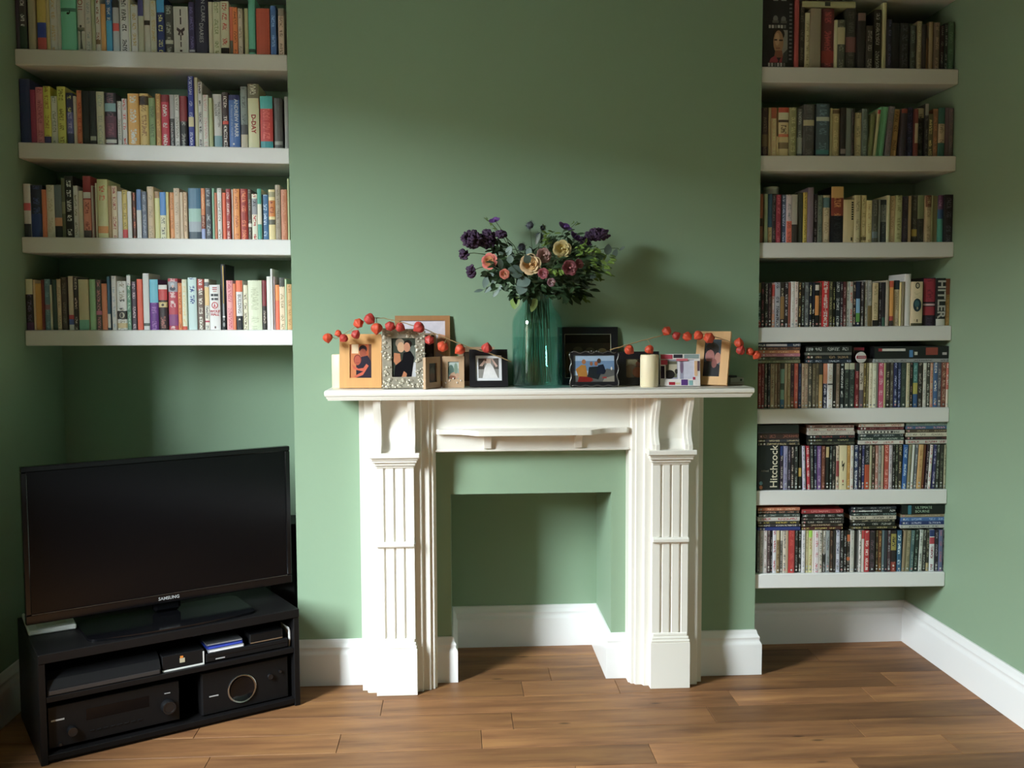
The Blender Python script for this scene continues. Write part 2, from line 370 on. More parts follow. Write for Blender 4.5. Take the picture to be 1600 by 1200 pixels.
# ------------------------------------------------------------------ fireplace surround
CX = .967
fs = tag(empty('fireplace_surround', (CX,0,0)), 'white painted wooden fireplace surround with fluted pilasters and scroll brackets', 'fireplace')
def P(mb, name, m=M_WHITE, smooth=30):
    o = mb.build(name, m, fs, smooth); return o
for s in (-1, 1):
    def X(a, b=None):   # distances from the centre line, mirrored
        return s*a
    def bx(m, p_, q_, *r, **k): return m.box(min(s*p_,s*q_), max(s*p_,s*q_), *r, **k)
    # jamb: moulded board from outer edge to the opening
    prof = [(.697,0),(.697,-.086),(.678,-.086),(.674,-.110),(.668,-.113),(.452,-.113),(.448,-.1),(.442,-.098),(.42,-.098),(.417,-.088),(.404,-.088),(.401,-.074),(.394,-.07),(.394,0)]
    P(MB().prism([(s*a,b) for a, b in prof], 2, 0, 1.2), 'jamb')
    # fluted pilaster
    fl_ = []
    for c in (.594, .5545, .5155):
        fl_ += [(c+.0065,-.1365),(c+.0045,-.130),(c,-.1275),(c-.0045,-.130),(c-.0065,-.1365)]
    pr = [(.6255,-.11),(.6255,-.1365)]+fl_+[(.4795,-.1365),(.4795,-.11)]
    P(MB().prism([(s*a,b) for a, b in pr], 2, .2, .93), 'pilaster')
    P(bx(MB(), .632, .475, -.150, -.11, .600, .622, b=.006), 'pilaster_band')
    pb = bx(MB(), .635, .472, -.150, -.11, 0, .190, b=.001)
    for i, (h0, h1, o) in enumerate(((.190,.202,.0015),(.202,.214,-.002),(.214,.228,-.007))): bx(pb, .633+o, .474-o, -.148-o, -.11, h0, h1, b=.003)
    P(pb, 'plinth_block')
    cp = MB()
    for h0, h1, o in ((.918,.928,.003),(.928,.941,.009),(.941,.951,.016),(.951,.961,.0195),(.961,.982,.0265)):
        bx(cp, .6255+o, .4795-o, -.1365-o*1.5, -.11, h0, h1, b=.0035)
    P(cp, 'capital')
    # scroll brackets either side of the niche
    S = [(-.172,.982),(-.172,1.003),(-.160,1.014),(-.150,1.03),(-.1435,1.05),(-.1425,1.072),(-.148,1.098),(-.158,1.122),(-.171,1.146),(-.183,1.168),(-.189,1.186),(-.190,1.2)]
    for inner, outer in ((.604,.633),(.472,.500)):
        bm_ = MB(); o0, o1 = sorted((s*inner, s*outer)); mid = (o0+o1)/2
        full = [(y_,z_) for y_, z_ in S]+[(-.112,1.2),(-.112,.982)]
        cut = [(y_+.007,z_) for y_, z_ in S]+[(-.112,1.2),(-.112,.982)]
        bm_.prism(full, 0, o0+(.013 if True else 0), o1); bm_.prism(cut, 0, o0, o0+.013)
        P(bm_, 'scroll_bracket')
    # curved back of the niche between the brackets
    cv = [(-.112,.982)]+[(-.112-.042*(1-math.sin(t*math.pi/24)), .982+.05*(1-math.cos(t*math.pi/24))) for t in range(13)]+[(-.116,1.2),(-.112,1.2)]
    P(MB().prism(cv, 0, min(s*.604,s*.5)-.002, max(s*.604,s*.5)+.002), 'niche_back')
fb = MB().box(-.395, .395, -.072, 0, .972, 1.2); fb.box(-.395, .395, -.077, -.072, .972, .981, b=.002)
P(fb, 'frieze_board')
# breakfront candle shelf on the frieze
h = [(.389,-.07),(.389,-.094),(.38,-.1),(.36,-.1),(.33,-.104),(.3,-.112),(.272,-.127),(.25,-.146),(.236,-.163),(.226,-.169),(.218,-.17)]
pl_ = [(a,b) for a, b in h]+[(-a,b) for a, b in h[::-1]]
P(MB().prism(pl_, 2, 1.046, 1.066), 'candle_shelf')
for s in (-1, 1):
    q = [(-.07,.985),(-.086,.985),(-.089,.992),(-.091,1.006),(-.098,1.022),(-.112,1.034),(-.124,1.038),(-.124,1.046),(-.07,1.046)]
    P(MB().prism(q, 0, s*.184-.0145, s*.184+.0145), 'small_bracket')
# mantel shelf with a moulded nosing
mx0, mx1, my = .152-CX, 1.832-CX, -.222
nose = [(-.03,1.195),(-.012,1.195),(-.0115,1.199),(-.007,1.204),(-.0065,1.2095),(-.0035,1.211),(-.001,1.215),(0,1.221),(-.0005,1.228),(-.003,1.233),(-.007,1.235),(-.03,1.235)]
ms = MB().box(mx0+.029, mx1-.029, my+.029, 0, 1.1951, 1.2349)
me = sweep('mantel_shelf', [(mx0,0),(mx0,my),(mx1,my),(mx1,0)], nose, M_WHITE, fs, smooth=40)
P(ms, 'mantel_core')

# ------------------------------------------------------------------ floating shelves
YS, TH = .010, .0623
LSH = [((21.8,75.8),(447.5,85.5)),((26.5,222),(452,231.5)),((34.4,370),(455,374.6)),((40,516),(457.5,515.5))]
RSH = [((1190.3,104),(1496,107.8)),((1188,243),(1493.7,243.8)),((1185,379.1),(1491,378)),((1183,511.9),(1490,508.8)),((1182.6,639.4),(1485,636.7)),((1182,766.9),(1481,764.7)),((1182,897.2),(1476.7,894))]
ORD = ['top','second','third','lowest']
ORD7 = ['highest','second','third','fourth','fifth','sixth','lowest']
SHELF = {}
def shelf(x0, x1, z0, z1, label, key):
    # slightly out of level like the real ones
    g = .0006; vs = []
    for x, z in ((x0+g, z0), (x1-g, z1)):
        for yy in (YS, YB-g):
            for t in (z-TH, z): vs.append((x, yy, t))
    b = .003
    mb = MB().box(0, 1, YS, YB-g, 0, 1, b=b)
    L = x1-x0-2*g
    for i, v in enumerate(mb.v):
        fx = 0 if v[0] < .5 else 1
        xx = (v[0]) if fx == 0 else L-(1-v[0])
        zz = z0+(z1-z0)*xx/L
        mb.v[i] = (x0+g+xx, v[1], zz-TH+v[2] if v[2] < .5 else zz-(1-v[2]))
    o = mb.build('floating_shelf', M_SHELF)
    tag(o, label, 'shelf', 'white floating alcove shelves'); SHELF[key] = (x0, x1, z0, z1)
for i, (a, b) in enumerate(LSH):
    shelf(XL, 0, at_y(*a, YS).z, at_y(*b, YS).z, f'thick white floating shelf of books, {ORD[i]} of those above the TV', ('L', i))
for i, (a, b) in enumerate(RSH):
    shelf(W, XR, at_y(*a, YS).z, at_y(*b, YS).z, f'thick white floating shelf, {ORD7[i]} of the seven in the alcove without the TV', ('R', i))
shelf(W, XR, 2.885, 2.885, 'thick white floating shelf at the frame edge over the highest row of books', ('R', -1))
shelf(XL, 0, 2.925, 2.925, 'thick white floating shelf at the frame edge over the top row of novels', ('L', -1))

# ------------------------------------------------------------------ TV corner
BX = Vector((-.751, -.691, 0)); CROT = math.radians(30.711)
M_BLK = mat('black_ash_veneer', (.0065,.006,.0065), .45, bump=.08, bscale=30, stretch=(2,30,30), spec=.2)
M_PLA = mat('black_gloss_plastic', (.004,.004,.005), .12, spec=.35)
M_PLM = mat('black_matt_plastic', (.006,.006,.007), .5, spec=.25)
M_SCR = mat('dark_tv_screen', (.003,.003,.004), .14, spec=.2)
M_SIL = mat('bright_silver_metal', (.62,.62,.62), .3, metal=1)
M_GRYT = mat('pale_grey_print', (.45,.45,.46), .5)
M_WPL = mat('white_plastic', (.74,.74,.72), .4)
CW, CD, CH = .922, .50, .385
def local(name, label, cat, group=None, x=0, y=0, z=0, rz=0):
    M = Matrix.Rotation(CROT, 3, 'Z'); p = BX + M @ Vector((x, y, z))
    return tag(empty(name, p, CROT+rz), label, cat, group)
cb = local('tv_cabinet', 'low black wooden TV cabinet with open shelves set across the corner', 'cabinet')
MB().box(0, CW, 0, CD, CH-.033, CH, b=.002).build('top', M_BLK, cb)
for a in (0, CW-.022): MB().box(a, a+.022, .004, CD-.002, 0, CH-.0332, b=.0015).build('side_panel', M_BLK, cb)
MB().box(.0222, CW-.0222, .006, CD-.012, .2135, .2335, b=.0015).build('middle_shelf', M_BLK, cb)
MB().box(.0222, CW-.0222, .006, CD-.012, .012, .031, b=.0015).build('bottom_panel', M_BLK, cb)
MB().box(.0222, CW-.0222, .016, .03, 0, .0118).build('kick_board', M_BLK, cb)
MB().box(.0222, CW-.0222, CD-.0115, CD-.003, .0, CH-.0335).build('back_panel', M_BLK, cb)
# television
tv = local('television', 'large black flat screen TV angled across the corner', 'TV', x=-.007, y=.2, z=CH)
H0, H1, TW = .05, .612, .98
bz = MB()
for a in ((0,TW,H0,H0+.034),(0,TW,H1-.02,H1),(0,.02,H0+.034,H1-.02),(TW-.02,TW,H0+.034,H1-.02)): bz.box(a[0],a[1],0,.03,a[2],a[3],b=.003)
bz.build('bezel', M_PLA, tv)
MB().box(.018, TW-.018, .005, .028, H0+.03, H1-.018).build('screen', M_SCR, tv)
MB().box(.02, TW-.02, .028, .045, H0+.015, H1-.012, b=.006).box(.2, TW-.2, .045, .085, H0+.06, H1-.2, b=.02).build('back_shell', M_PLM, tv)
MB().box(.02, TW-.02, -.0008, .004, H0+.0335, H0+.0352).build('chrome_strip', mat('dull_chrome', (.22,.22,.22), .35, metal=1), tv)
text('logo', 'SAMSUNG', M_GRYT, .017, tv, Matrix.Translation((TW/2, -.0006, H0+.019)) @ FRONT, bold=.0003)
MB().box(TW/2-.05, TW/2+.05, .02, .06, .012, H0+.1, b=.01).build('stand_neck', M_PLA, tv)
sb = MB(); rr = []
for cx_, cy_, a0 in ((.21,-.13,180),(.74,-.13,270),(.74,.07,0),(.21,.07,90)):
    for k in range(7):
        t = math.radians(a0+15*k); rr.append((cx_+.035*math.cos(t), cy_+.035*math.sin(t)-(.018*(1-((cx_-.475)/.265)**2) if cy_ < 0 else 0)))
n = len(rr); mid = []
for k in range(n):
    mid.append(rr[k])
    p, q = rr[k], rr[(k+1) % n]
    if abs(p[0]-q[0]) > .3:
        for j in range(1, 10):
            t = j/10; x_ = p[0]+(q[0]-p[0])*t; mid.append((x_, p[1]-(.022*(1-((x_-.475)/.29)**2) if p[1] < 0 else 0)))
sb.prism(mid, 2, .0005, .009); sb.build('stand_base', M_PLA, tv)
# white box pushed under the TV
wb = local('white_router_box', 'flat white plastic box tucked under the TV on the cabinet top', 'router', x=.004, y=.235, z=CH, rz=-.04)
MB().box(0, .158, 0, .25, .0005, .019, b=.004).build('casing', M_WPL, wb)
MB().box(.03, .13, .03, .22, .019, .0205, b=.0006).build('lid_panel', mat('cream_plastic', (.66,.65,.58), .5), wb)
# tower speaker behind
sp = tag(empty('tower_speaker', (-.078, .225, 0)), 'slim black floor-standing speaker behind the TV against the chimney breast', 'speaker')
MB().box(-.055, .055, -.1, .1, .02, .645, b=.005).build('cabinet', M_BLK, sp)
MB().box(-.06, .06, -.105, .105, 0, .02, b=.003).build('base', M_BLK, sp)
MB().box(-.05, .05, -.108, -.1, .05, .62, b=.003).build('grille', M_PLM, sp)
# AV receiver
rc = local('av_receiver', 'black AV receiver with two round knobs in the cabinet', 'receiver', x=.03, y=.03, z=.0316)
MB().box(0, .435, .012, .36, .012, .155, b=.003).build('casing', M_PLM, rc)
rcp = MB().box(-.002, .437, 0, .012, .012, .157, b=.002).build('front_panel', M_PLM, rc)
MB().box(.12, .33, -.0008, .001, .085, .125).build('display', M_SCR, rc)
for i in range(4): MB().lathe([(.014,0),(.016,.003),(.014,.012)], seg=14).tf(Matrix.Translation((.04+.118*i*.99,.05+.2*(i%2),0))).build('foot', M_PLM, rc, 40)
def knob(x, z, r, l, nm='knob', par=None):
    MB().lathe([(r,0),(r,l*.75),(r*.9,l),(r*.7,l),(r*.66,l*.93),(0,l*.93)], seg=24).tf(Matrix.Translation((x,0,z)) @ Matrix.Rotation(math.pi/2, 4, 'X')).build(nm, mat('knob_black_metal', (.05,.05,.055), .22, metal=.8), par or rcp, 40)
knob(.072, .062, .017, .022); knob(.395, .072, .026, .026, 'volume_knob'); knob(.034, .022, .006, .01, 'headphone_socket')
for i in range(8): MB().box(.13+.023*i, .145+.023*i, -.002, .001, .04, .046, b=.001).build('button', M_PLM, rcp)
MB().box(.008, .05, -.0008, .001, .105, .1105).build('maker_badge', M_GRYT, rc)
MB().box(.385, .405, -.001, .001, .118, .121).build('indicator', M_GRYT, rc)
# subwoofer lying beside it
sw = local('subwoofer', 'black subwoofer with a round chrome-rimmed port beside the receiver', 'speaker', x=.548, y=.03, z=.0312)
MB().box(0, .338, .006, .38, .0005, .168, b=.004).build('casing', M_BLK, sw)
swb = MB().box(.002, .336, 0, .008, .003, .165, b=.003).build('front_baffle', M_PLM, sw)
R90 = Matrix.Rotation(math.pi/2, 4, 'X')
MB().lathe([(.047,0),(.0545,0),(.0555,.003),(.053,.0045),(.047,.003)], seg=40, closed=False).tf(Matrix.Translation((.152,-.0005,.076)) @ R90).build('port_rim', mat('satin_chrome', (.4,.41,.42), .25, metal=1), sw, 40)
MB().lathe([(.0,-.004),(.02,-.004),(.034,-.002),(.047,.003)], seg=36, closed=False).tf(Matrix.Translation((.152,-.0045,.076)) @ R90).build('port_flare', M_PLA, sw, True)
knob(.262, .1, .011, .010, 'dial', swb); knob(.302, .112, .006, .008, 'dial', swb)
MB().box(.028, .062, -.001, .001, .069, .0735).build('maker_badge', M_GRYT, sw)
# things on the cabinet's middle shelf
cs = local('soundbar_speaker', 'long black centre speaker lying on the cabinet shelf', 'speaker', x=.028, y=.012, z=.2335)
q = [(0,0.0008),(.0,.02),(.018,.05),(.05,.068),(.15,.07),(.16,.0008)]
MB().prism([(a,b) for a,b in q], 0, 0, .372).build('casing', M_PLM, cs)
MB().box(.004, .368, -.0025, .001, .003, .018, b=.001).build('front_rim', mat('charcoal_plastic', (.03,.03,.033), .35), cs)
md = local('black_media_player', 'thin black player with a white front edge on the cabinet shelf', 'media player', x=.408, y=.02, z=.2335)
MB().box(0, .15, .002, .14, .006, .058, b=.002).build('casing', M_PLM, md)
wl = MB(); wl.box(0, .15, -.001, .003, .0008, .006); wl.box(.146, .15, -.001, .003, .006, .05); wl.build('white_edging', M_WPL, md)
MB().box(.062, .08, -.0005, .003, .024, .04).build('label_sticker', mat('buff_sticker', (.5,.45,.33), .6), md)
MB().box(.064, .074, -.0008, .003, .041, .048).build('orange_tab', mat('orange_sticker', (.75,.25,.04), .5), md)
dv = local('disc_player', 'flat black disc player under the cases on the cabinet shelf', 'DVD player', x=.565, y=.02, z=.2335)
MB().box(0, .318, .0, .26, .004, .036, b=.002).build('casing', M_PLM, dv)
MB().box(.01, .315, -.001, .001, .022, .0235).build('tray_slot', M_PLA, dv)
for i in range(4): MB().box(.02+.265*(i % 2), .04+.265*(i % 2), .02+.2*(i//2), .04+.2*(i//2), .0003, .004).build('foot', M_PLA, dv)
MB().box(.035, .07, -.0008, .001, .010, .014).build('maker_badge', M_GRYT, dv)
def flat_case(name, label, x, y, z, w, d, h, col, edge, rz=0):
    t = local(name, label, 'DVD case', 'cases lying in the TV cabinet', x=x, y=y, z=z, rz=rz)
    MB().box(0, w, 0, d, .0004, h, b=.0012).build('case', mat('case_'+edge, col, .35), t)
    MB().box(.004, w-.004, -.0006, .001, h*.25, h*.75).build('spine_print', mat('print_'+edge, tuple(min(1, c*3+.02) for c in col), .4), t)
    return t
flat_case('game_case', 'pale grey case lowest of the pile on the disc player', .575, .025, .2695, .135, .17, .012, (.3,.31,.34), 'grey')
flat_case('game_case', 'royal blue case second in the pile on the disc player', .573, .028, .2817, .135, .17, .012, (.01,.025,.2), 'blue', .02)
flat_case('game_case', 'clear grey-edged case third in the pile on the disc player', .572, .035, .2939, .135, .17, .007, (.12,.12,.13), 'smoke', -.02)
bx_ = local('small_black_box', 'small black box with a silver front edge beside the cases', 'box', x=.735, y=.03, z=.2695)
MB().box(0, .13, 0, .1, .0004, .04, b=.003).build('casing', M_PLM, bx_)
MB().box(.002, .128, -.001, .001, .004, .0075).build('silver_edge', M_SIL, bx_)
pp = local('white_card', 'white card standing at the end of the cabinet shelf', 'card', x=.889, y=.03, z=.2335)
MB().prism([(0,.0005),(.004,.0005),(.0065,.03),(.006,.06),(.002,.075),(.003,.03)], 1, 0, .09).build('card', M_WPL, pp)
# ------------------------------------------------------------------ books and films
M_BOOK = col_mat('printed_book_cover', .42, ink=True)
M_DVD = col_mat('glossy_case_sleeve', .22, ink=True, spec=.5)
M_PAGE = mat('cream_paper_edge', (.62,.55,.40), .85, bump=.4, bscale=900)
# one row per book: x0 x1 (spine at its foot) top, cover colour/lettering, bands from-to(%):colour/lettering, @lean
ROWS = {}
ROWS['L0'] = '''22 28 -15 2a2430;28.5 40 -14 2b2a2d/b0a890 60-100:1c2a24;45 56 -8 6f6a58;59 73 -12 c87830 52-78:1f2f70 78-100:8a3a3a;73.5 79 -6 a0825a;79 90 -8 c2b48c/8a7c60;90 96 -8 b9ad90
96.5 120 -12 4f9482 27-33:2c5a50;122 133 -12 d0d0c8 60-66:5a5a50 70-97:8a8d88;134 143 -6 a3aab0/7a8288;144 150 -8 8a8f78;150.5 157.5 -10 d8ccae/6a3a30 80-88:5a4a30;159 166.5 6 a87840;167 176 -8 1f4f80/c0c8d0 45-100:2a7fa8;177 187 -6 8f949a 0-20:2a2c2c 48-62:b04040
188.5 202 -10 cdbfa3/333333 ;202.2 205.3 -2 c6b58e;205.5 216 7 d3c9a6/9a8a60;217 225.5 -10 9a9c8d 0-38:3a3a6a;226 235 -8 cbbfa4 44-52:2a2826;236 245.5 1 c8be9e/a89a70;246 258 -8 1c2a5a/e0c060 0-30:2a7fb5;258.5 271 8 3a3c3a/8a8c88 72-80:a8aaa4;272 295 10 dfdad0
296 305 3 332c50/5c5688 92-96:b0b0c0;305.5 326 -12 201f35;327 333 3 bdb8a4;333.5 345 3 ccc8a4/8a9468;345.5 358.5 2 d8c8a4/b04438 88-100:1c1a18;359 364 11 c86a50 70-100:5a6058;364.5 372 11 c87038/8a4420;372.5 380 13 b8b0a4/8a8478;383 388.5 13 b0ac80;389 399.5 -4 4fa08c 90-96:1c3a30;401 422 13 a8452f;423.5 432 9 3a5f98/7aa0c8;435.5 444.5 13 c8b0a0/8a7060 0-16:8a7c70'''
ROWS['L1'] = '''26 43 123 1c2340;44 52 140 6a2238;53.5 66.5 136 a35860/7a3a44;68 79 134.5 a8902a/7a6418 88-100:2a2450;80 90 150 a3a898/6a7068;91 104 135 b8a838/6a6420;105 115.5 145 2a2d4a 5-38:2a2d4a/d8b840 38-80:4a4a80/8080a8;116 120 150 9a968c;120.5 128.5 141 c05a38/8a3420;129 141 142 1e2022;141.5 151 142 23262a 85-93:7a7c78
151.5 164 143 b8a98c/8a9084;165 182.5 145 1f1c24/5a3a44 20-36:6a8a90 45-86:4a2a38/6a3848 90-97:a8a8a0;184.5 191 158 b5b0aa/8a8680;192 199.5 154 c5b5ae/a34040;201 218 146 b8843c/d8c8a0;219 233.5 146 c49a58/8a6434 5-22:3a2a18;234 243.5 153 6a8055/4a5c3c;244.5 252.5 146.5 a3783f/c89a50
253 265 148 a82f44/d8b8b8 0-14:6a2028;265.5 273 148 9a9ca0 46-100:3c3e40/8a8a8a;274 281.5 148 d0ccc6/8a8884;282 293.5 150 2a2a2c/8a8a88 0-50:7a2a30;295.5 304 119 2a3588/a0a8d8 58-72:c8b890;304.5 310 121 d8c8a0;310.5 317 128 d8d6cc/444444;318 326.5 148 d0c6ba/c0a0a0;327.5 333 153 a3ac80
333.5 347 147 dcd8d0 78-100:6f97a3;348.5 358 144 3a2c2c/c8c0b8 52-58:c04030;358.5 375.5 148 3c62a0 0-10:2a2d5a;377 387.5 135 7f8a8a/5a6464 62-78:4a4c50 78-100:b8ae9a;388.5 405.5 131 e0c9a0 0-22:6a6450/d8d0b8;407.5 427 150 b83a38/d06058 0-24:38a0a0 86-100:2a8c94;429 442 153 4a4a48 85-92:8a8a84;445.5 451.5 151 8f918f'''
ROWS['L2'] = '''31.5 42.5 287 a8aca0 36-50:a04048 75-100:22252a;43.5 62 289 1c2030/34406a 55-100:1f2c54;63.5 69.5 296 9a5838;70 82.5 289 a3a08c/8a8878;83 95 289 4a5258 62-78:9a6a50 78-100:1c1a1c;95.5 102 278 4a4c3a 40-60:6a6850;102.5 115.5 275 1a1a1c/c8c8c0;116.5 123 290 b8b3a0/6a685c;123.5 130 298 aaa696;131.5 143.5 275 7a2a30 26-36:c8c0b8 38-88:a86a5a/7a3a34 88-100:3a3434;144.5 147.5 290 b8b8c0;148 150 292 6a4a44;150.5 153 286 d0b898
153.5 169.5 280 c8ad7c 5-36:c8ad7c/d05030 80-92:b07840;170 175.5 290 8a6f48;176 184.5 290.5 b09f86/8a4038;185 192 299 c0c6d8;192.5 200 297 a89448/7a6a30 82-100:b03438;200.3 207 299 c0bdb0;208.5 213.5 301 4a2c22/b05a38;214.5 222 296 d0d0c8 0-42:4a6a9a;223 230.5 299.5 5a6274/8a90a0;231 241.5 291.5 b8a488/a08c70;243 250.5 299 c8bc80 0-14:8a6a4a;251 260.5 300 d0c0a0/5a5a50 0-50:3f78b8;261 265 300 ccb878
265.3 272.5 300.5 c08048/a06838;273 282 294 b8a48c/a08c74;282.5 287.5 300.5 c0ac94;288 293.5 300 c4a888/8a6a50;295.5 315 294 8f9ca8 0-40:3f6a88 40-66:8ab0a8 86-100:3a4a58;315.5 321.5 294 c87848/e0a070 53-80:7a3a2c/c8a890 80-100:8a9ac8;322 331.5 294 3c4048/8a9098;331.8 336 294 7fb398;336.5 340.3 301 c07050;340.6 347.5 294 e0dcc8/8a8878;348.5 354 301 e0603c;354.3 361 295 9a3a3c/d8b8b0;361.3 365 296 e0d6d0
366 375.5 295 d8883c/b05a28;376.5 388 295 983028/d87848;388.3 394 296 4a4238/8a8074 68-75:d8d4c8;394.5 403 303 dcd4c0/b04038 10-45:8a8c94/2a2a30;403.3 409.5 295 dcd4c0 0-30:3a9a88 70-100:3a9a88;410 420 304 3a6a9a/a8c0d8;420.5 430.8 296 e0c88c 5-15:9a9470 22-54:c87830/8a3420 60-70:5a5a4c;431 439 289 9a8c78/7a6c5c;440 449.5 296 b8704c/c88a68;450.3 453.3 279 b8c090'''
ROWS['L3'] = '''40.5 52 436 1e1c20/4a4458 0-30:8f9078 85-100:3a2440;53 56 437 9c8c70;56.5 66 443 9a7430;66.3 69.5 437 5a2420;70 79 436 44606a/5a7a84 50-60:6a4a50;79.3 82 445 9a9a88;82.5 89.5 437 22332c;90.5 97 436 9a8a76/7a6a58;97.5 106 433 38302c/5a4c44;108.5 116.5 431.5 a8988c 72-80:9a3440 80-90:3a4a8a 90-100:c8c0b8;116.8 123.5 433 2c2628/9a8c84;124 139.5 436.5 a39a80 80-100:5a8f84;141.5 150 436.5 7aa686;151 160 437 4a4648/a86a74 62-70:b0688a
160.3 168.5 443 cc6a48;168.8 173.5 432 2f5068 70-96:b8c0b8;176 183 431 b4c0c8/8a98a4;184 199.5 439 cfc6ae/8a8474 38-58:cfc6ae/2a2826 61-78:2a2826 86-96:a8966a;199.8 206 429 4a7460/9ab0a0 2-20:d0d0c8/444444;207 214.5 440 3c303c/a89098;215.5 224 436 d8482c;225 234.5 427 b8ccc4 88-93:4a5450;235 248.3 436.5 5a2a78/8a5aa0 0-46:5aa8c0;248.6 262.5 445 2a1c20 0-10:d8c8c0 10-34:b03438 38-50:a08a50 60-96:2a1c20/8a5048;264 279 435 a83848/e0b0b0 6-26:8a8c98 70-92:7a3870;279.5 285.3 442 d8783c/a04c24
285.6 293 436.5 e0d8b0/c8b880 93-100:c04430;295 308.5 433.5 b4ccd4/34508a 50-100:b4ccd4;309.5 320 436 6a5850/d8ccc0 0-22:a84840/e0d8d0;321 328 436 d8ccc0/5a5a5a 6-14:6a6c70 16-52:d8b478 82-85:b03450;328.3 345 445 ece0dc;346.8 354 413 16161a;355 365 438 e0989c/c0606c;365.3 369.5 443 d87848;369.8 380 438 ece6dc 0-23:e8683c 72-100:262a30;380.5 388 445 e0d4b8/6a5c48;388.5 410 438 ccd4b8/b4bc9c;411 417.3 438 2a2624/b8a89a 0-52:7a2830
418 423.7 432 e0dcd4;424 427.4 420 e8e6e8;427.7 430.3 432 d0c0d0;431 437.3 445 e06a48 0-35:e88a40;437.6 446 434 e0ccac/a8946c 0-17:4a4c48;446.2 449.2 436 b8d4b0;449.5 456.8 444 d0a468/b07c40'''
ROWS['R0'] = '''1191.5 1239.5 -16 17171a;1241 1248 -8 7a3030;1248.5 1256.5 5 2a2622/4a4438;1257.5 1265 20 8a8468/6a6448;1265.5 1282 12.8 6a6252;1283 1302.5 13.2 4a2024/7a3030 70-90:6a2420;1303 1307.5 31 a39a7c;1308 1320 31 3a3c34/5a5c50 15-50:8a8264;1321 1337 13 2a2a28/3c3c38 47-72:5a3a38;1340 1352 20 201e1e 0-14:5a4844;1353 1364 40 2a2825/6a6660;1365 1376 15 1e1c18/6a6860;1378 1384 4 8f8c68
1385 1391.5 30 1a1a24/3a3a50;1392 1405.5 36 161618;1406 1420 36 18181a/34343a;1421.5 1431 40 2c302c/4a5450;1432 1439.5 33 6f6850/8a8468;1440 1445.5 38 241e1e;1446 1449.2 60 6a5030;1449.5 1455.8 34 6a5c42;1459 1468 35 4c4034/6a5a48;1468.5 1474 40 2a1c22/5a5a54;1474.5 1479.5 36 1a2220/5a605c;1480 1490 34 35503f/46624c'''
ROWS['R1'] = '''1190.5 1200 168 3a2c2e/5a4c40 55-80:5a4a34;1200.5 1204 168 a8946f;1204.5 1213 168 a08c6a/b89c74 0-22:8a4a34;1213.5 1215.8 213 a89468;1216 1232 168 a8966f 0-10:8a3a28 10-25:b0a888 25-30:3a3028 36-54:a8966f/5a4a34 54-60:a05a40 71-84:6a5c44;1232.5 1244 168 6a6a48/8a8a60;1245 1253.5 170 4c5252/7a8080 60-94:7c8480;1255 1272 163 3a3a3a/4a4a4a 30-41:8a8468;1275 1295.7 162 33424a/4a6068 25-33:8a9084 88-96:2a5c5c;1296 1300 169 a89c78;1300.3 1311.5 170 8a7f56/a0966c 2-10:4a3c28
1312 1320 168 222020 85-95:6a605c;1321 1329.5 169 545c58;1330 1334.5 170 2c2a28/4a3c3a;1335 1345.5 176 8f8762/6a6448;1346 1356 170 44504c/5c6864;1357 1363 178 4f5532 @.06;1363.8 1368.3 171 8f9070 0-9:7a2c28 @.1;1368.6 1380 167 4f8a66 @.1;1380.5 1389 166 4a4446/5c5054 @.09;1391 1400.5 171 8a6a38/5a4420 @.07;1402 1411.3 170 2c2830 0-9:6a3028 @.03;1412.5 1424 168 20223a/34385a;1424.3 1429.5 170 5a2a26 30-72:8a7f66;1430.3 1441.5 169 1c1c1c/3a3a3a 0-20:8a8468/4a4438
1442 1447.5 162 1e1e20/4a4a48 0-22:6f6f68;1448 1456.2 178 4a4630/9a9050;1456.6 1464.7 170 6a4a32/8a5a34;1465 1475.2 168 224a42 33-72:8f7f66/6a5c48;1475.6 1482 168 4a3a40;1482.3 1488.8 169 463e40/5a4a44'''
ROWS['R2'] = '''1185.8 1191.8 303 8a4c30 50-66:3a2c20 66-100:7a4c38;1194 1199.3 303 8a9c84;1199.6 1206 303 2c4c68 68-100:a8946c/8a7a50;1206.5 1212 304 2c2426/5a5450;1212.5 1220 304 7a2434/a04a58;1220.5 1227.3 304 34465f/8a98b0;1227.6 1236 304 a89ca4/6a7078 55-100:b85a4a/8a3a30;1236.5 1245.3 304 8f8c86 62-100:34302c;1246 1253.8 301 34362c;1254.5 1260.7 300.5 a8983a/7a6c20;1261 1269.5 293 6a5c6a;1271 1276.7 303 26222c/7a7880;1277 1284.7 305 566058/3c4a48;1285 1296.5 305 a89c80/8a7c60 5-26:4a6a74
1297.5 1316.7 291.5 14161c/24262c 0-20:a8844c 20-52:6a2c20/a87040;1317 1334.2 312 b0a27c;1334.5 1344 305 a8a080/8a8264;1345 1353.2 305 a89c70/8a7c50 88-95:5a5034;1353.5 1361.6 313 c0a878/a08a58;1362 1371.2 312 3c4038/5a5c54 75-90:54646c;1371.5 1375.2 312 6a6e6a;1375.5 1384.3 312 20262c/3a4448 12-52:5a605c/34383a;1385 1389 305 c0b090;1389.3 1397.8 306 a08a6a/8a7454;1398.1 1408.5 305 8f9268/6a6c44;1409 1417.5 307 26202a/3a343c;1418 1423.3 306 8f7a5c;1424 1432.7 305 34342f/54544c 72-87:8f7c30
1433 1443.3 305 22221f/3a3a34 0-50:5f6a4c;1444 1453.2 305 8f8062/6f6248 0-25:5a3c2c/a09068;1453.5 1456.7 305 b8b090;1457 1463.7 306 6f6a4c;1464 1472.8 305 3a8a80 0-30:5c3f60/8a6a8a 30-50:2a4a78;1473.5 1488.8 304 1e1e24/44444c'''
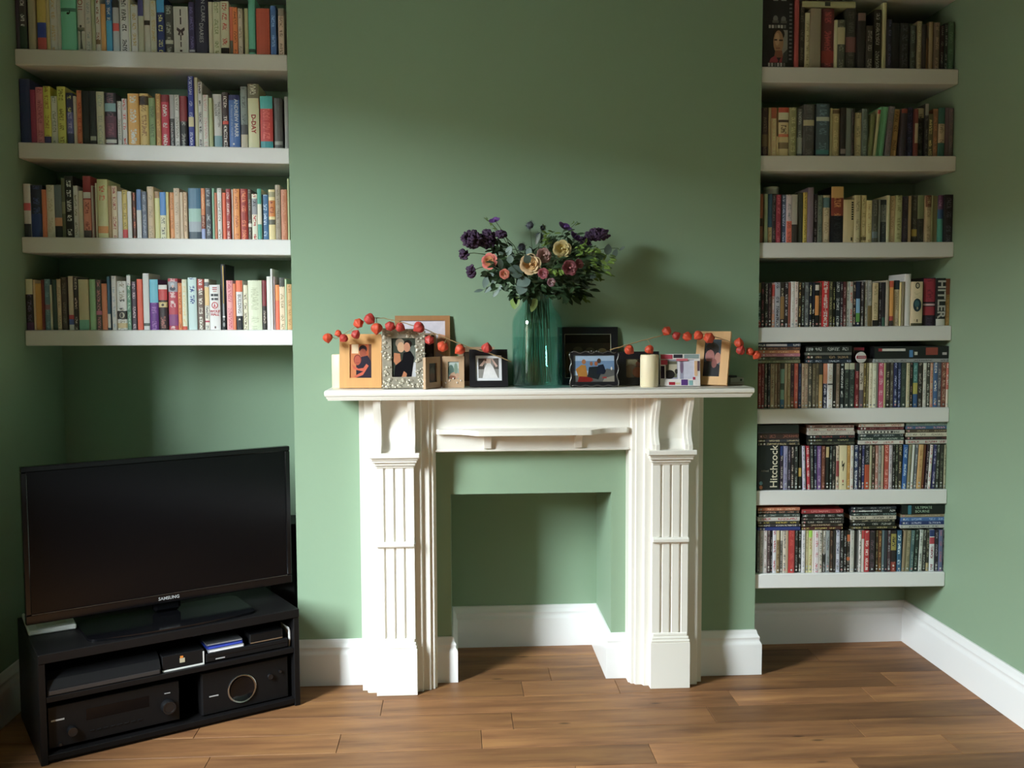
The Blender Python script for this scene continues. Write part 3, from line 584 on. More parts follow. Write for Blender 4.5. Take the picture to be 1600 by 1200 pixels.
ROWS['R3'] = '''1184 1188.7 442 24302c/7a9088 0-22:6a5c34 88-100:8a2420;1189 1194.2 441 2c2226/7a3a48;1194.5 1200 442 28282a/8a8a8c;1200.3 1204.7 442 2a1e1e/5a4444;1205 1210.2 442 a8908c/8a4a44 4-30:9a3a38 70-100:b8806a;1210.5 1218.7 441 8a8a94/34343c;1219 1225.2 441 2c2620/8a8074 32-82:7a5c34;1225.5 1231.2 441 2a2426/8a8a90;1231.5 1235.2 441 7a4438;1235.5 1241.2 440 d0ccc4/b0a8a0;1241.5 1246.8 440 b8aca8/8a6a6a;1247.2 1251.6 441 2a261c/a88a50;1251.9 1256.6 441 241f1c/7a8a80;1257 1263.5 441 4c5054/7a8084;1264 1268.3 441 1c1e2a/c8b890;1268.6 1272.7 441 1e2034 60-100:181818/c0c0c0
1273 1279.2 441 1e1c1c 30-74:b87838 6-18:b8b0ac;1279.5 1283.6 441 4a3428/7a5a44;1284 1294.7 439 a82024/e0d0cc;1295 1300.6 440 3c3a2c/7a7850;1300.9 1304.6 440 1c1c18/8a8a50;1305 1312.2 440 24292e/9aa0a4;1312.5 1316.7 440 2c2228/8a8a90;1317 1321.6 440 4a2426/a08080;1322 1326.8 440 a8aaa6/6a6c70;1327 1332.2 440 9a9c98/b04038;1332.5 1336.6 440 2c2422/b09a80;1337 1343.4 440 1c2238 38-70:6a94b8 70-90:4a8034;1344 1349 440 3c3640/a09ca4;1350.5 1354.8 438 8f8f8a/b8b8b4;1355 1361.7 438 7a7c78/a0a29c 55-100:6a5a34
1363 1371.8 442 b0a07a/8a7a54 86-100:24221f;1372.5 1377.2 441 241e20/6a6a70;1377.5 1382.8 441 201c22 80-100:2a4c40;1383.5 1388.2 438 9a9080;1389 1395.6 439 c88a3c 0-14:b04a34 78-88:9a3a34 88-100:3a3430;1396 1405 438 a89c80/8a7c60 0-20:24323c;1405.3 1408.2 441 d0b47c;1408.5 1412.2 440 6f6650;1412.6 1422 428 d0cdbc;1423.5 1441.3 440 c0b090/b0a080 94-100:3c3c28;1442.5 1460.8 434 241c28/3a3044 2-50:8a2438/6a1c30 54-58:b8a0a4 60-78:8a2434;1461.5 1475.6 434.5 1c201f 86-100:b0b0a8;1476 1488.4 435.5 a07a40/8a6a34 0-34:8a4a30'''
ROWS['R4'] = '''1184.5 1189 568 7a2024/a86a64;1189.3 1193.8 568 6a1c22/a06060;1194 1198.7 568 3c3c38/8a8478;1199 1203.2 568 202028/6a6068;1203.5 1209.8 568 8f8068/6a5444;1210.1 1214 568 8a7a64/6a3c34;1214.3 1218.7 568 6a5444/3a2c24;1219 1225.2 568 6a8f84 0-12:3c342c 44-58:3c5048 80-100:2c5a80;1225.5 1229.2 568 a8987c;1229.5 1234.7 568 9a8862/7a6844;1235 1240.3 568 3a2a2e/6a5450 75-100:6a4c38;1241 1246.6 568 a84a3c/b87050;1247.2 1251.7 568 262a40/4a5070;1252.3 1257 568 a8947c/8a5a4c;1257.3 1262 568 a4907a/7a5a50;1262.5 1268 568 4c4a42/a89c84;1269 1274.2 568 5c5440/7a7258
1274.5 1278.8 568 584e3c/7a7054;1279.1 1284.7 568 a88a54 0-25:3a3634;1285.5 1292 568 24243c/a8a8b8 0-45:c07a5c;1292.8 1300.6 568 d8d0c4/b09a84 45-48:3a3a3a;1301 1305.6 568 201c1a;1306 1311.6 568 6f5f50/8a7a6a;1312 1318.2 568 24282c/b8bcc0;1319 1326.2 567 2e3430/5c6a60 0-14:a8a890;1326.5 1334.4 567 2c3432/54645c 0-14:a0a48c;1335.5 1341.7 567 6a1c24/a06060 0-18:2a2a2c;1342 1348.7 567 b0a698/3a2424 60-100:5a5058;1349 1352.7 567 5c4c28/b8a860;1353 1357.2 567 6a6244/8a845c;1357.5 1362.7 567 c8c0a8/a8a088;1363 1368.8 567 ccc6b4/a8a490;1369 1371.2 567 8a8a88
1371.5 1380.2 567 b84870/d8a0b0;1380.5 1383.2 567 8a8c5c;1383.5 1389.7 567 2e2624/9a8474;1390 1395.5 567 4c443c/7a7468;1396 1401.4 567 2a3058/8a90b8;1401.7 1407 567 283054/7a80b0;1407.5 1415.2 567 2e3a34/46544c;1416 1421 567 b0aa88/8a8668;1421.3 1425.2 567 1e1c1c/8a6a60;1425.5 1433.2 566 3c7070/6aa0a0 45-70:a09840 70-100:2c5080;1433.5 1440.2 566 2c2624/8a8078;1441 1446.7 566 c0c0b8/8a8c8c;1447 1452.2 566 34342f/a0a098;1452.5 1457.2 566 b09078/a04840;1457.5 1464.2 566 3c5c88/c8d0d8;1464.5 1469.8 566 4a4e58/8a8c94;1470.1 1477.2 566 6a3c30/b09078;1477.5 1483.4 566 b8685c/e0d0c0 60-100:c8beb0'''
ROWS['R5'] = '''1183.5 1217.3 696.5 18181a;1218.5 1223.6 697 2c2430/a09890 0-22:24346a;1224 1230.3 697 8a88a8/5a5880;1230.6 1235 697 2e2c3a/8a7a94;1235.5 1240.3 697 2a2424/b8a8a0;1241 1246.3 697 2c2e2c/8a908c;1247 1252 697 242420 50-70:b8983c;1255 1259.3 697 b8b8cc/7a6a90 @-.04;1261 1266.2 697 b83040/e0d0d0 @-.04;1267.3 1271.5 697 3a3c3c/8a8c88 @-.03;1272 1276.4 697 2a2c4a/8a90a8 @-.02;1277 1283 697 6a4a80/a890b8 @-.01;1283.5 1289 697 6a3c2e/a07060;1290 1294.8 697 24221f 2-26:b8a070;1295.5 1299.6 697 2c3434/8a9490;1300 1304.6 697 2a2826/8a8478;1306 1310.7 697 b8a890/6a5a50 34-70:8a3c40
1311 1322.7 696 d0c498;1323 1328.2 696 a87c30/c8a050;1328.5 1333.1 696 c8c8c0/b08080;1333.5 1340.3 696 34406a/c8ccd8;1341 1345.2 696 2c2830/9a9aa0;1345.5 1350.2 696 34346a/9a9ab8;1350.5 1358 696 2a2a2e/7a7a80 44-100:a84424;1358.5 1361.7 696 9a9878;1362 1366.2 696 3a2c20/a09080;1366.5 1371.7 696 a87468/d0b8b0;1372 1376.7 696 8f8c84/5a5a58;1377 1380.2 696 a89a80;1380.5 1388.2 695 b04438/d89888;1388.5 1393.7 695 b8b0b8/8a7a88;1394 1397.7 695 201e1e/8a8a8a;1398 1402.7 695 2e3028/7a8068;1403 1408.6 695 34302a/a8946c;1409 1416 695 2c5c9c/a8c0d8 @.03;1417 1421.4 695 8a8468/6a7a68 @.04;1422 1426 695 c8ccc4 @.04
1426.4 1431.4 695 5a6068/9aa0a4 @.04;1432 1439.2 695 c0985c/a87c44 @.045;1439.7 1443 695 6a3a20 @.045;1444.5 1448.6 695 34242c/a09898 @.05;1449 1453.6 695 d8d4d0/b06060 @.05;1455.5 1460.4 695 34345c/a0a0c0 @.04;1461 1466 695 30342f/8a9088 @.03;1467 1472.6 695 34342c/6a6c5c @.02;1474 1479.2 695 a0a080/6a6c58'''
ROWS['R6'] = '''1183 1186.7 829 6a6e6c/3a3a3c;1187 1192.7 829 b8bcc0/8a8c90;1193 1198.2 829 ccc8c8/a89090;1198.5 1203.2 829 4c3c3e/8a7a78;1203.5 1206.7 829 262428/8a8a8a;1207 1212.7 829 d0d0d8/b03848;1213 1217.7 829 8f7c58/5a3a24 0-22:c8b890;1218 1222.7 829 8a8884/2a2828 0-24:d0ccc0;1223 1228.2 829 d0c4b4/4a4a50;1228.5 1231.2 829 9a8a70;1231.5 1241.2 829 b02c2c/c84840;1241.5 1246.6 829 242624/6a706c;1247 1251.7 829 262a28/a0a8a4;1252.5 1257.8 829 d0d0d4/9a9aa4;1258.1 1262.7 829 c8bc90/a89c68;1263 1268.8 829 c4c48c/b08050 0-16:9ad030;1269 1272.2 829 d0c4c0;1272.5 1279.2 829 d4ccd0/b84858
1279.5 1284.4 829 c0bab0/2a2a2a;1284.7 1289.6 829 262424/a0a0a0 0-55:c8c4bc/3a3a3a;1290 1295.8 829 8f969a/5a6064;1296.1 1301.3 829 34261f/7a5a44;1301.6 1304.6 829 2a2a28;1305 1311.7 829 c0c4d8/5a5c7a;1312 1317.7 829 201e20/8a8a8a;1318 1322.2 829 1e1c1e/a0a0a0;1322.5 1327.7 829 2c2420/8a8074 10-26:b86030 64-72:b86030;1328 1334 829 b8b8b0/9a9a94;1335 1338.2 829 202020;1338.5 1341.2 829 6a6c6a;1341.5 1345.2 829 d0ccc8/3a3a3a;1345.5 1349.8 829 ccc4c0 0-20:b84040;1350 1357.7 829 b02830/e0c8c4;1358 1366.7 829 2e2428/5a4450;1367.5 1371.7 829 3a3020/7a6c40;1372 1376.7 829 5c3c20/b08040;1377 1381.5 829 5c747c
1382 1385.6 829 2c3038;1386 1391.2 829 4a343c/8a8a90;1391.5 1399.7 829 2a2024 8-48:8f8438/2a2024 76-100:7a2c24/b06050;1400.5 1408.2 829 2c5a7c/b8d0d8;1409 1413.4 829 8a7a5c @.04;1414 1420.6 829 7a7454/9a9070 @.04;1421.2 1426.6 829 3c5a5c/7a9490 @.04;1427.2 1433 828 22302a/7a8c80 @.035;1434.5 1440 828 b8c0b8/5a6460 @.03;1440.5 1445.6 828 2c2c2a/8a8c84 @.02;1446.2 1450.7 828 34342c/8a8a70 80-100:a8986c @.01;1451.5 1459.2 828 d0d4dc/8a4050 0-16:24346a 18-34:b03848;1460 1465.2 828 2a2430/8a8490;1466 1472.2 828 5c6488/a06478;1472.5 1476.2 828 26282a/8a8c8c'''
# flat piles of cases on top of the upright films: x0 x1, then from the bottom up: thickness px, colour/lettering
PILES = {
 'R4': ['1184 1250 5 6a6c50/8a8c70;5 3a3a2c/6a6c54;5 a86478/c89098;5 a86440/d0a070;5 4a3028/8a5a48;5.5 24304a/b8b0b0',
        '1259 1331 5.5 1e2838/8a94a8;6.5 1c1c1e/8a7050;4 5a5c58;10 1a1a1a/8a8c8c',
        '1366 1484 5.5 8a8c8c/5a5a5c;19 17181a'],
 'R5': ['1184 1249 5 2c2c28/a8946c;4.5 34343c/b8a880;9 3a2420/7a4438;13 1c1a1a',
        '1263 1336 5 34342a/5a5c4c;4.5 1e1e1c/8a8a60;5.5 24242a/8a3a3a;5.5 c8c0b8/a89c94;5 c4bcb4/9a4848;5 6a4a44/a08078',
        '1342 1413 6 c8c4bc/a04848;5 34443f/9aa8a0;5 2c3438/8a9498;5.5 b0b0a8/2a2a2a;5 5a2024/8a5050;5 c0b8ac/a8685c',
        '1415.5 1484 6 b8b4ac/8a3840;5 2c2020/6a3838;6 c4bca8/8a8474;5 4a3c30/8a7a60;5 3c5c80/c090a0;5 6a8080/8aa0a0'],
 'R6': ['1184 1250 5.5 24347a;4.5 3a3638/c0b8b0;4.5 34342c/b09c38;6.5 c0bcb8/b05058;5 3a4440/8a9490;4.5 34302e/b08068;5 b06848/d8a888',
        '1252.5 1318 4.5 4a2420/b8a850;5 34281f/a89070;5 2c2826/9a9488;4.5 34302c/8a8880;6 1e1e1e/9a9a9a;6.5 9a2c30/c87070',
        '1330 1400 4.5 34301f/a89a60;5.5 1c1c1a/a0a098;4.5 2e2c24/8a8468;6 b8b0a0/5a5850;4.5 2c3434/6a8080;5 1c1e20/c0c4c4;4.5 1c1c2a/6a6c70',
        '1408 1477 5 a8aaa8/5a5c60;5.5 24346a/a0a8c8;6 3c64a0/8aa8d0;5 8a7a60/a89a80;14 161818'],
}
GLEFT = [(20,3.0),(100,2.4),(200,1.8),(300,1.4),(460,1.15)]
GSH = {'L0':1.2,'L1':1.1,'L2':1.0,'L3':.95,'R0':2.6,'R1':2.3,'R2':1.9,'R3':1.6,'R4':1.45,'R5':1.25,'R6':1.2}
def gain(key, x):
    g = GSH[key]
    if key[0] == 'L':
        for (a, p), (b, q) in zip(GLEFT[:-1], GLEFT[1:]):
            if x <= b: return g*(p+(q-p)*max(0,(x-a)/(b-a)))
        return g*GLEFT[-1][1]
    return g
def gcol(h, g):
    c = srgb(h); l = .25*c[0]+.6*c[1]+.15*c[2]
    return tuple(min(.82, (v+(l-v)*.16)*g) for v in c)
PAL = {'white':'dcdad4','cream':'d6c9a4','pale grey':'b4b4b0','grey':'85868a','charcoal':'44464a','black':'1c1c1e','navy':'22284a','blue':'34609c','pale blue':'a8c0d0','slate':'56646c','teal':'3a8a84','mint':'86b496','dark green':'2c4234','green':'4f8058','olive':'74704a','yellow':'c0ac38','mustard':'a08030','tan':'bc9a68','beige':'b4a088','brown':'6a4a34','orange':'cc7440','rust':'a0583c','red':'b43432','crimson':'94283c','maroon':'52242a','pink':'d08094','rose':'a85c68','plum':'44303c','purple':'5a3878','lavender':'9a94b8','taupe':'827a68'}
PALL = {k: srgb(v) for k, v in PAL.items()}
def cname(h):
    c = [v**.45 for v in srgb(h)]
    return min(PALL, key=lambda k: sum((a-b**.45)**2 for a, b in zip(c, PALL[k])))
NUM = 'first second third fourth fifth sixth seventh eighth ninth tenth eleventh twelfth thirteenth fourteenth fifteenth sixteenth seventeenth eighteenth nineteenth twentieth'.split()
def nth(i):
    if i < 20: return NUM[i]
    return 'twenty-'+NUM[i-20] if i < 29 else ('thirtieth' if i == 29 else 'thirty-'+NUM[i-30])
def parse(row):
    bits = row.split(); d = dict(x0=float(bits[0]), x1=float(bits[1]), top=float(bits[2]), lean=0, bands=[])
    c = bits[3].split('/'); d['col'] = c[0]; d['ink'] = c[1] if len(c) > 1 else None
    for t in bits[4:]:
        if t[0] == '@': d['lean'] = float(t[1:]); continue
        r, c = t.split(':'); a, b = r.split('-'); c = c.split('/')
        d['bands'].append((float(a)/100, float(b)/100, c[0], c[1] if len(c) > 1 else None))
    return d
def book_mesh(name, w, h, dep, col, ink, bands, g, hard, dvd):
    """U-shaped cover (spine + two boards) standing on z=0 with the spine at y=0"""
    mb = MB(); r = .0012 if dvd else (.0035 if hard else .0018); r = min(r, w*.3)
    fr = [(0,r),(w*.14,r*.35),(w*.35,0),(w*.65,0),(w*.86,r*.35),(w,r)]
    cuts = sorted({0., 1.}|{q for b in bands for q in b[:2]}); v0 = rnd.random()*9
    for a, b in zip(cuts[:-1], cuts[1:]):
        m = (a+b)/2; cc, ii = col, ink
        for ba in bands:
            if ba[0] <= m <= ba[1]: cc, ii = ba[2], ba[3]
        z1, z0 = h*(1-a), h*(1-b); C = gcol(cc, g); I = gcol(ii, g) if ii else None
        for (xa,ya),(xb,yb) in zip(fr[:-1], fr[1:]):
            mb.add([(xa,ya,z0),(xb,yb,z0),(xb,yb,z1),(xa,ya,z1)], [(0,1,2,3)], C, I,
                   [[(xa/w,v0+z0),(xb/w,v0+z0),(xb/w,v0+z1),(xa/w,v0+z1)]])
    if dvd and w < .03 and h > .15:     # little round age mark near the foot of a film's spine
        for q in range(rnd.choice((1,1,2))):
            rr_ = min(w*.3, .0042); zc = .012+.014*q; cc = rnd.choice(('b8b8b4','c8c0bc','c08080','a8b0b8','8a8c8c'))
            mb.add([(w/2+rr_*math.cos(.785*k), -.0003, zc+rr_*math.sin(.785*k)) for k in range(8)], [list(range(8))], gcol(cc, min(g, 1.2)))
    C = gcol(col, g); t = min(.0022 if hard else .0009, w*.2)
    if dvd: poly = fr+[(w,dep),(0,dep)]
    else: poly = fr+[(w,dep),(w-t,dep),(w-t,r+.002),(t,r+.002),(t,dep),(0,dep)]
    n = len(poly)
    vs = [(x,y,0) for x,y in poly]+[(x,y,h) for x,y in poly]
    fs = [[i,(i+1)%n,n+(i+1)%n,n+i] for i in range(len(fr)-1, n)]
    if dvd: fs += [list(range(n))[::-1], list(range(n,2*n))]
    else:
        k = len(fr); o = list(range(n))
        quads = [o[:k]+[k+2,k+3], [k-1,k,k+1,k+2], [0,k+3,k+4,k+5]]
        for q in quads: fs += [q[::-1], [n+i for i in q]]
    mb.add(vs, fs, C)
    return mb.mesh(name, M_DVD if dvd else M_BOOK), t, r
BOOKS = {}
def place_row(key):
    side, si = key[0], int(key[1]); dvd = key in ('R4','R5','R6')
    X0, X1, za, zb = SHELF[(side, si)]; rows = [parse(r) for r in ROWS[key].replace('\n', ';').split(';') if r.strip()]
    n = len(rows); prevx = X0+.0015; prev = None; out = []
    for i, d in enumerate(rows):
        isd = dvd or (key == 'R3' and d['x1'] < 1350)
        Y = YS+.012+rnd.random()*(.006 if isd else .016); w_px = d['x1']-d['x0']
        zs = za+(zb-za)*((at_y((d['x0']+d['x1'])/2, 500, Y).x-X0)/(X1-X0))
        def px(x):      # world x of a pixel column at the shelf's height
            yy = 400.
            for _ in range(4):
                p = at_y(x, yy, Y); yy += (p.z-zs)*FPX/4
            return at_y(x, yy, Y).x
        xl, xr = px(d['x0']), px(d['x1'])
        w = max(.0025, (xr-xl)-.0005)
        h = at_y((d['x0']+d['x1'])/2, d['top'], Y).z-zs-.0006
        gap = {('L',0):2.925-TH, ('R',0):2.885-TH}.get((side,si)) or min(SHELF[(side,si-1)][2:])-TH
        h = min(h, gap-zs-.004)
        if isd and key != 'R5': h = min(h, .1905)
        if dvd: h = min(h, .1895) if i or key != 'R5' else .19
        L = d['lean']
        if prev:
            zmin = min(h, prev[1]); need = prev[0]+max(0, zmin*(math.tan(prev[2])-math.tan(L)))+.0004
            xl = max(xl, need)
        else: xl = max(xl, prevx)
        if xl+w > X1-.001: w = max(.002, X1-.001-xl)
        hard = w > .024 and not isd
        dep = .135 if isd else (.112 if h < .185 else (.13 if h < .215 else .155))+rnd.random()*.01
        dep = min(dep, YB-Y-.004)
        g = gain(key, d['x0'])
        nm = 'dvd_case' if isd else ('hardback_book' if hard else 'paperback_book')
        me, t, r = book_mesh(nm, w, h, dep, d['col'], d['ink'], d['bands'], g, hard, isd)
        o = link(nm, me)
        # lean about the lower edge it tips over
        pv = w if L > 0 else 0
        o.matrix_world = Matrix.Translation((xl+pv, Y, zs+.0006)) @ Matrix.Rotation(L, 4, 'Y') @ Matrix.Translation((-pv, 0, 0))
        if not isd: MB().box(t+.0001, w-t-.0001, r+.0022, dep-(.003 if hard else .0005), .003 if hard else .0002, h-(.003 if hard else .0002)).build('pages', M_PAGE, o)
        xr_ = xl+w
        prev = (xr_, h, L)
        out.append([o, d, w, h, isd, hard, i])
    # labels: look first, then where it stands in its row, counted from the nearer end
    wall_end, br_end = ('outer wall', 'chimney breast')
    for o, d, w, h, isd, hard, i in out:
        from_left = i < n/2
        k = i if from_left else n-1-i
        end = (wall_end if from_left else br_end) if side == 'L' else (br_end if from_left else wall_end)
        size = 'thin' if w < .010 else 'slim' if w < .019 else 'thick' if w > .034 else 'medium'
        c = cname(d['col'])
        area = {}
        for b in d['bands']: area[cname(b[2])] = area.get(cname(b[2]), 0)+b[1]-b[0]
        area.pop(c, None)
        c2 = max(area, key=area.get) if area else None
        look = c.replace(' ', '-')+('-and-'+c2.replace(' ', '-') if c2 and area[c2] > .15 else '')
        kind = 'film case' if isd else 'hardback' if hard else 'paperback'
        pos = ('next to the ' if k == 0 else nth(k)+' from the ')+end
        sh = (f'on the {ORD[si]} shelf above the TV' if side == 'L' else f'on the {ORD7[si]} of seven alcove shelves')
        if key == 'R5' and i == 0: pos = 'beside the chimney breast'
        tag(o, f'{size} {look} {kind} {pos} {sh}', 'DVD' if isd else 'book', ('films ' if isd else 'books ')+(f'on the {ORD[si]} shelf above the TV' if side == 'L' else f'on the {ORD7[si]} alcove shelf'))
        BOOKS[key, i] = (o, w, h)
    return max(b[3] for b in out)
for key in ROWS: ROWS_TOP = place_row(key); SHELF[key+'top'] = ROWS_TOP
PN = {1: ['in the flat pile'], 3: ['beside the chimney breast', 'in the middle', 'beside the outer wall'], 4: ['beside the chimney breast', 'second from the chimney breast', 'second from the outer wall', 'beside the outer wall']}
PILED = {}
for key, piles in PILES.items():
    si = int(key[1]); X0, X1, za, zb = SHELF[('R', si)]
    for j, s in enumerate(piles):
        items = s.split(';'); f = items[0].split(); xa, xb = float(f[0]), float(f[1]); items[0] = ' '.join(f[2:])
        Y = YS+.014; zz = (za+zb)/2+SHELF[key+'top']+.0022
        yy = {'R4':552,'R5':680,'R6':810}[key]
        x0, x1 = at_y(xa, yy, Y).x, at_y(xb, yy, Y).x; ppm = (xb-xa)/(x1-x0)
        for k, it in enumerate(items):
            th_, c = it.split(); th = float(th_)/ppm-.0003; c = c.split('/')
            l = x1-x0-.002+(rnd.random()-.5)*.006; xs = x0+.001+rnd.random()*.003
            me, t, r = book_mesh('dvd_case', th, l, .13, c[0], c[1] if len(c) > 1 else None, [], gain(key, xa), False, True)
            me.transform(Matrix.Translation((0,0,th)) @ Matrix(((0,0,1,0),(0,1,0,0),(-1,0,0,0),(0,0,0,1))))
            o = link('dvd_case', me); o.location = (xs, Y+rnd.random()*.008, zz)
            PILED[key, j, k] = (o, th, l); zz += th+.0004
            tag(o, f'flat {cname(c[0])} film case, {nth(k)} up, pile {PN[len(piles)][j]}, {ORD7[si]} alcove shelf', 'DVD', f'films piled flat on the {ORD7[si]} alcove shelf')
# ------------------------------------------------------------------ lettering and marks on the spines
INK = lambda h: mat('ink_'+h, h, .5)
def spine(key, i, body, ink, size, t, how='down', dx=0, bold=0, sx=1.0, maxw=None):
    """lettering on a spine: t = height fraction of its centre from the top"""
    o, w, h = BOOKS[key, i]
    R = DOWN if how == 'down' else UPW if how == 'up' else FRONT
    M = Matrix.Translation((w/2+dx, -.0005, h*(1-t))) @ R @ Matrix.Diagonal((sx,1,1,1))
    return text('spine_lettering', body, INK(ink), size, o, M, bold=bold)
def mark(key, i, polys, name='spine_print'):
    """flat printed shapes on a spine: (colour, [(u, t)...]) u across 0..1, t from the top 0..1"""
    o, w, h = BOOKS[key, i]; mb = MB()
    for k, (c, ps) in enumerate(polys):
        y = -.0004-.00012*k
        mb.add([(u*w, y, h*(1-t)) for u, t in ps], [list(range(len(ps)))], gcol(c, 1.25))
    return mb.build(name, col_mat('printed_mark', .45), o)
def disc(cx, cy, rx, ry, n=18, a0=0, a1=360):
    return [(cx+rx*math.cos(math.radians(a0+(a1-a0)*k/(n if a1-a0 < 360 else n))), cy-ry*math.sin(math.radians(a0+(a1-a0)*k/n))) for k in range(n+(1 if a1-a0 < 360 else 0))]
def rect(a, b, c, d): return [(a,d),(b,d),(b,c),(a,c)]
mark('L0', 8, [('a86868', disc(.5,.06,.36,.05)), ('cfcfc6', disc(.5,.06,.24,.033)), ('a86868', disc(.5,.17,.36,.05)), ('cfcfc6', disc(.5,.17,.24,.033)), ('a86868', rect(.2,.8,.24,.255)), ('a86868', rect(.2,.8,.285,.30)), ('3c4038', disc(.5,.58,.16,.022)), ('5a6260', [(.1,.64),(.9,.64),(.62,.68),(.6,.8),(.75,.97),(.35,.97),(.45,.8),(.42,.68)])], 'cover_print')
mark('L0', 7, [('1c2c28', disc(.5,.36,.1,.02)), ('1c2c28', rect(.58,.64,.31,.36))])
mark('L0', 23, [('4a4246', rect(.46,.54,.06,.2)), ('4a4246', rect(.46,.55,.23,.38)), ('4a4246', rect(.46,.54,.6,.72)), ('4a4246', rect(.46,.54,.75,.86)), ('4a3c44', [(.5,.5),(.25,.44),(.22,.5),(.36,.54),(.3,.6),(.42,.62),(.5,.54),(.58,.62),(.7,.6),(.64,.54),(.78,.5),(.75,.44)]), ('3a3034', rect(.42,.58,.92,.96))])
spine('L0', 25, 'ALAN CLARK', 'c8c8cc', .021, .22, dx=.007); spine('L0', 25, 'DIARIES', 'c8c8cc', .022, .66, dx=-.001)
spine('L1', 28, 'THE FORGOTTEN', '3a3a3c', .0125, .38, dx=.006); spine('L1', 28, 'SOLDIER', '3a3a3c', .0125, .3, dx=-.005)
spine('L1', 30, 'ANDREW MARR', 'd8dce4', .0205, .44, dx=.008, bold=.0004); spine('L1', 30, 'A History of the World', 'a8bcd8', .0125, .48, dx=-.009)
mark('L1', 30, [('d8dce4', disc(.42,.93,.09,.02))])
spine('L1', 32, 'D-DAY', 'a8382c', .024, .62, bold=.0008)
mark('L3', 17, [('26241f', disc(.5,.7,.36,.085)), ('b0a890', disc(.5,.7,.26,.06)), ('3a3630', disc(.45,.7,.14,.05))])
mark('L3', 30, [('a85058', rect(.3,.74,.05,.075)), ('a85058', rect(.3,.74,.09,.115)), ('c09a94', rect(.36,.7,.135,.16)), ('33333a', rect(.16,.4,.2,.255)), ('33333a', rect(.45,.84,.2,.255)), ('33333a', rect(.2,.42,.29,.34)), ('33333a', rect(.48,.82,.29,.34)), ('b03040', disc(.5,.455,.3,.075)), ('e8d8d4', disc(.5,.455,.22,.055)), ('c04450', [(.38,.5),(.5,.4),(.62,.5),(.5,.49)])])
mark('L3', 30, [('5a3838', rect(.44,.58,.92,.97))])
spine('L3', 30, 'WOLF', 'b03040', .014, .59, 'front', bold=.0005); spine('L3', 30, 'HALL', 'b03040', .014, .66, 'front', bold=.0005)
spine('L3', 34, 'BUILDING', '2a2a2c', .017, .475)
mark('L3', 34, [('d8d0c4', disc(.5,.8,.14,.03)), ('101214', disc(.5,.88,.26,.08))])
mark('L3', 31, [('d8a838', [(.44,.02),(.6,.02),(.64,.3),(.62,.36),(.46,.36)]), ('c8a040', rect(.46,.6,.36,.6)), ('c8c8c8', rect(.46,.58,.6,.86)), ('d0d0d0', rect(.3,.76,.79,.81)), ('8a8a8c', disc(.52,.92,.22,.035))], 'gilt_sword')
mark('L3', 23, [('c8b478', rect(.12,.88,.4,.49)), ('3a2c1c', disc(.5,.445,.16,.03))])
mark('L3', 24, [('b4b8c0', disc(.5,.12,.2,.035)), ('34384a', disc(.5,.2,.3,.04)), ('c8a8a0', disc(.52,.155,.12,.03))])
mark('L1', 16, [('2a1c10', disc(.3,.13,.14,.07)), ('2a1c10', [(.3,.1),(.6,.06),(.5,.14),(.7,.18),(.4,.2)])])
mark('R0', 0, [('8c8c88', rect(.32,.48,.0,.06)), ('8c8c88', rect(.58,.75,.0,.06)),
  ('6a6a68', disc(.4,.31,.08,.045)), ('6a6a68', disc(.66,.32,.08,.045)), ('54544f', rect(.3,.5,.335,.37)), ('54544f', rect(.57,.77,.34,.375)),
  *[('a8a8a4' if k % 3 != 2 else '6a6a68', rect(.18+.098*k,.25+.098*k,.4,.445)) for k in range(6)],
  ('7c7c74', rect(.56,.8,.47,.85)), ('241c18', disc(.5,.53,.2,.09)), ('96704c', disc(.5,.64,.165,.165)), ('b08a64', disc(.46,.6,.08,.09)), ('33241c', rect(.36,.46,.6,.62)), ('33241c', rect(.52,.64,.605,.625)), ('7a4c38', rect(.42,.56,.72,.735)),
  ('7a4c34', [(.4,.76),(.62,.76),(.66,.86),(.36,.86)]), ('8a3038', [(.2,.93),(.26,.87),(.4,.83),(.5,.9),(.48,.93)]), ('8a3038', [(.52,.93),(.56,.88),(.64,.84),(.62,.93)]), ('3a3c3c', [(.62,.93),(.66,.8),(.8,.74),(.8,.93)]),
  *[('b0b0ac' if k % 3 != 2 else '6a6a68', rect(.17+.098*k,.235+.098*k,.935,.985)) for k in range(6)],
  *[('6a6a6c', rect(.84,.93,.1+.055*k,.125+.055*k)) for k in range(15)]], 'cover_print')
mark('R3', 40, [('3a362c', disc(.5,.09,.2,.07)), ('b0a488', disc(.5,.09,.12,.045)), ('1f3440', disc(.5,.53,.36,.15)), ('34606c', disc(.46,.5,.22,.08)), ('9a9478', disc(.52,.6,.08,.03)), ('5a4c34', rect(.46,.56,.85,.91))], 'globe_emblem')
spine('R3', 42, 'HITLER', 'c0c0b8', .047, .44, bold=.0012, sx=1.08)
mark('R3', 18, [('d8a8a4', rect(.34,.66,.14,.26)), ('d8a8a4', rect(.34,.66,.29,.44)), ('c88884', rect(.42,.58,.47,.7)), ('d8b0ac', disc(.5,.82,.22,.035))])
mark('R2', 15, [('1c1a18', rect(.72,.9,.05+.055*k,.085+.055*k)) for k in range(8)], 'title_print')
mark('R2', 15, [('2a261c', rect(.7,.84,.88,.96))])
spine('R5', 0, 'Hitchcock', 'ddd6c0', .044, .48, 'up', dx=.024, sx=1.0, bold=.0004)
spine('R5', 0, 'Alfred', '8c8a80', .013, .575, 'front', dx=-.016)
mark('R5', 0, [('5a94b0', disc(.16,.85,.08,.045))]); mark('R5', 0, [('c87850', disc(.16,.945,.08,.045))])
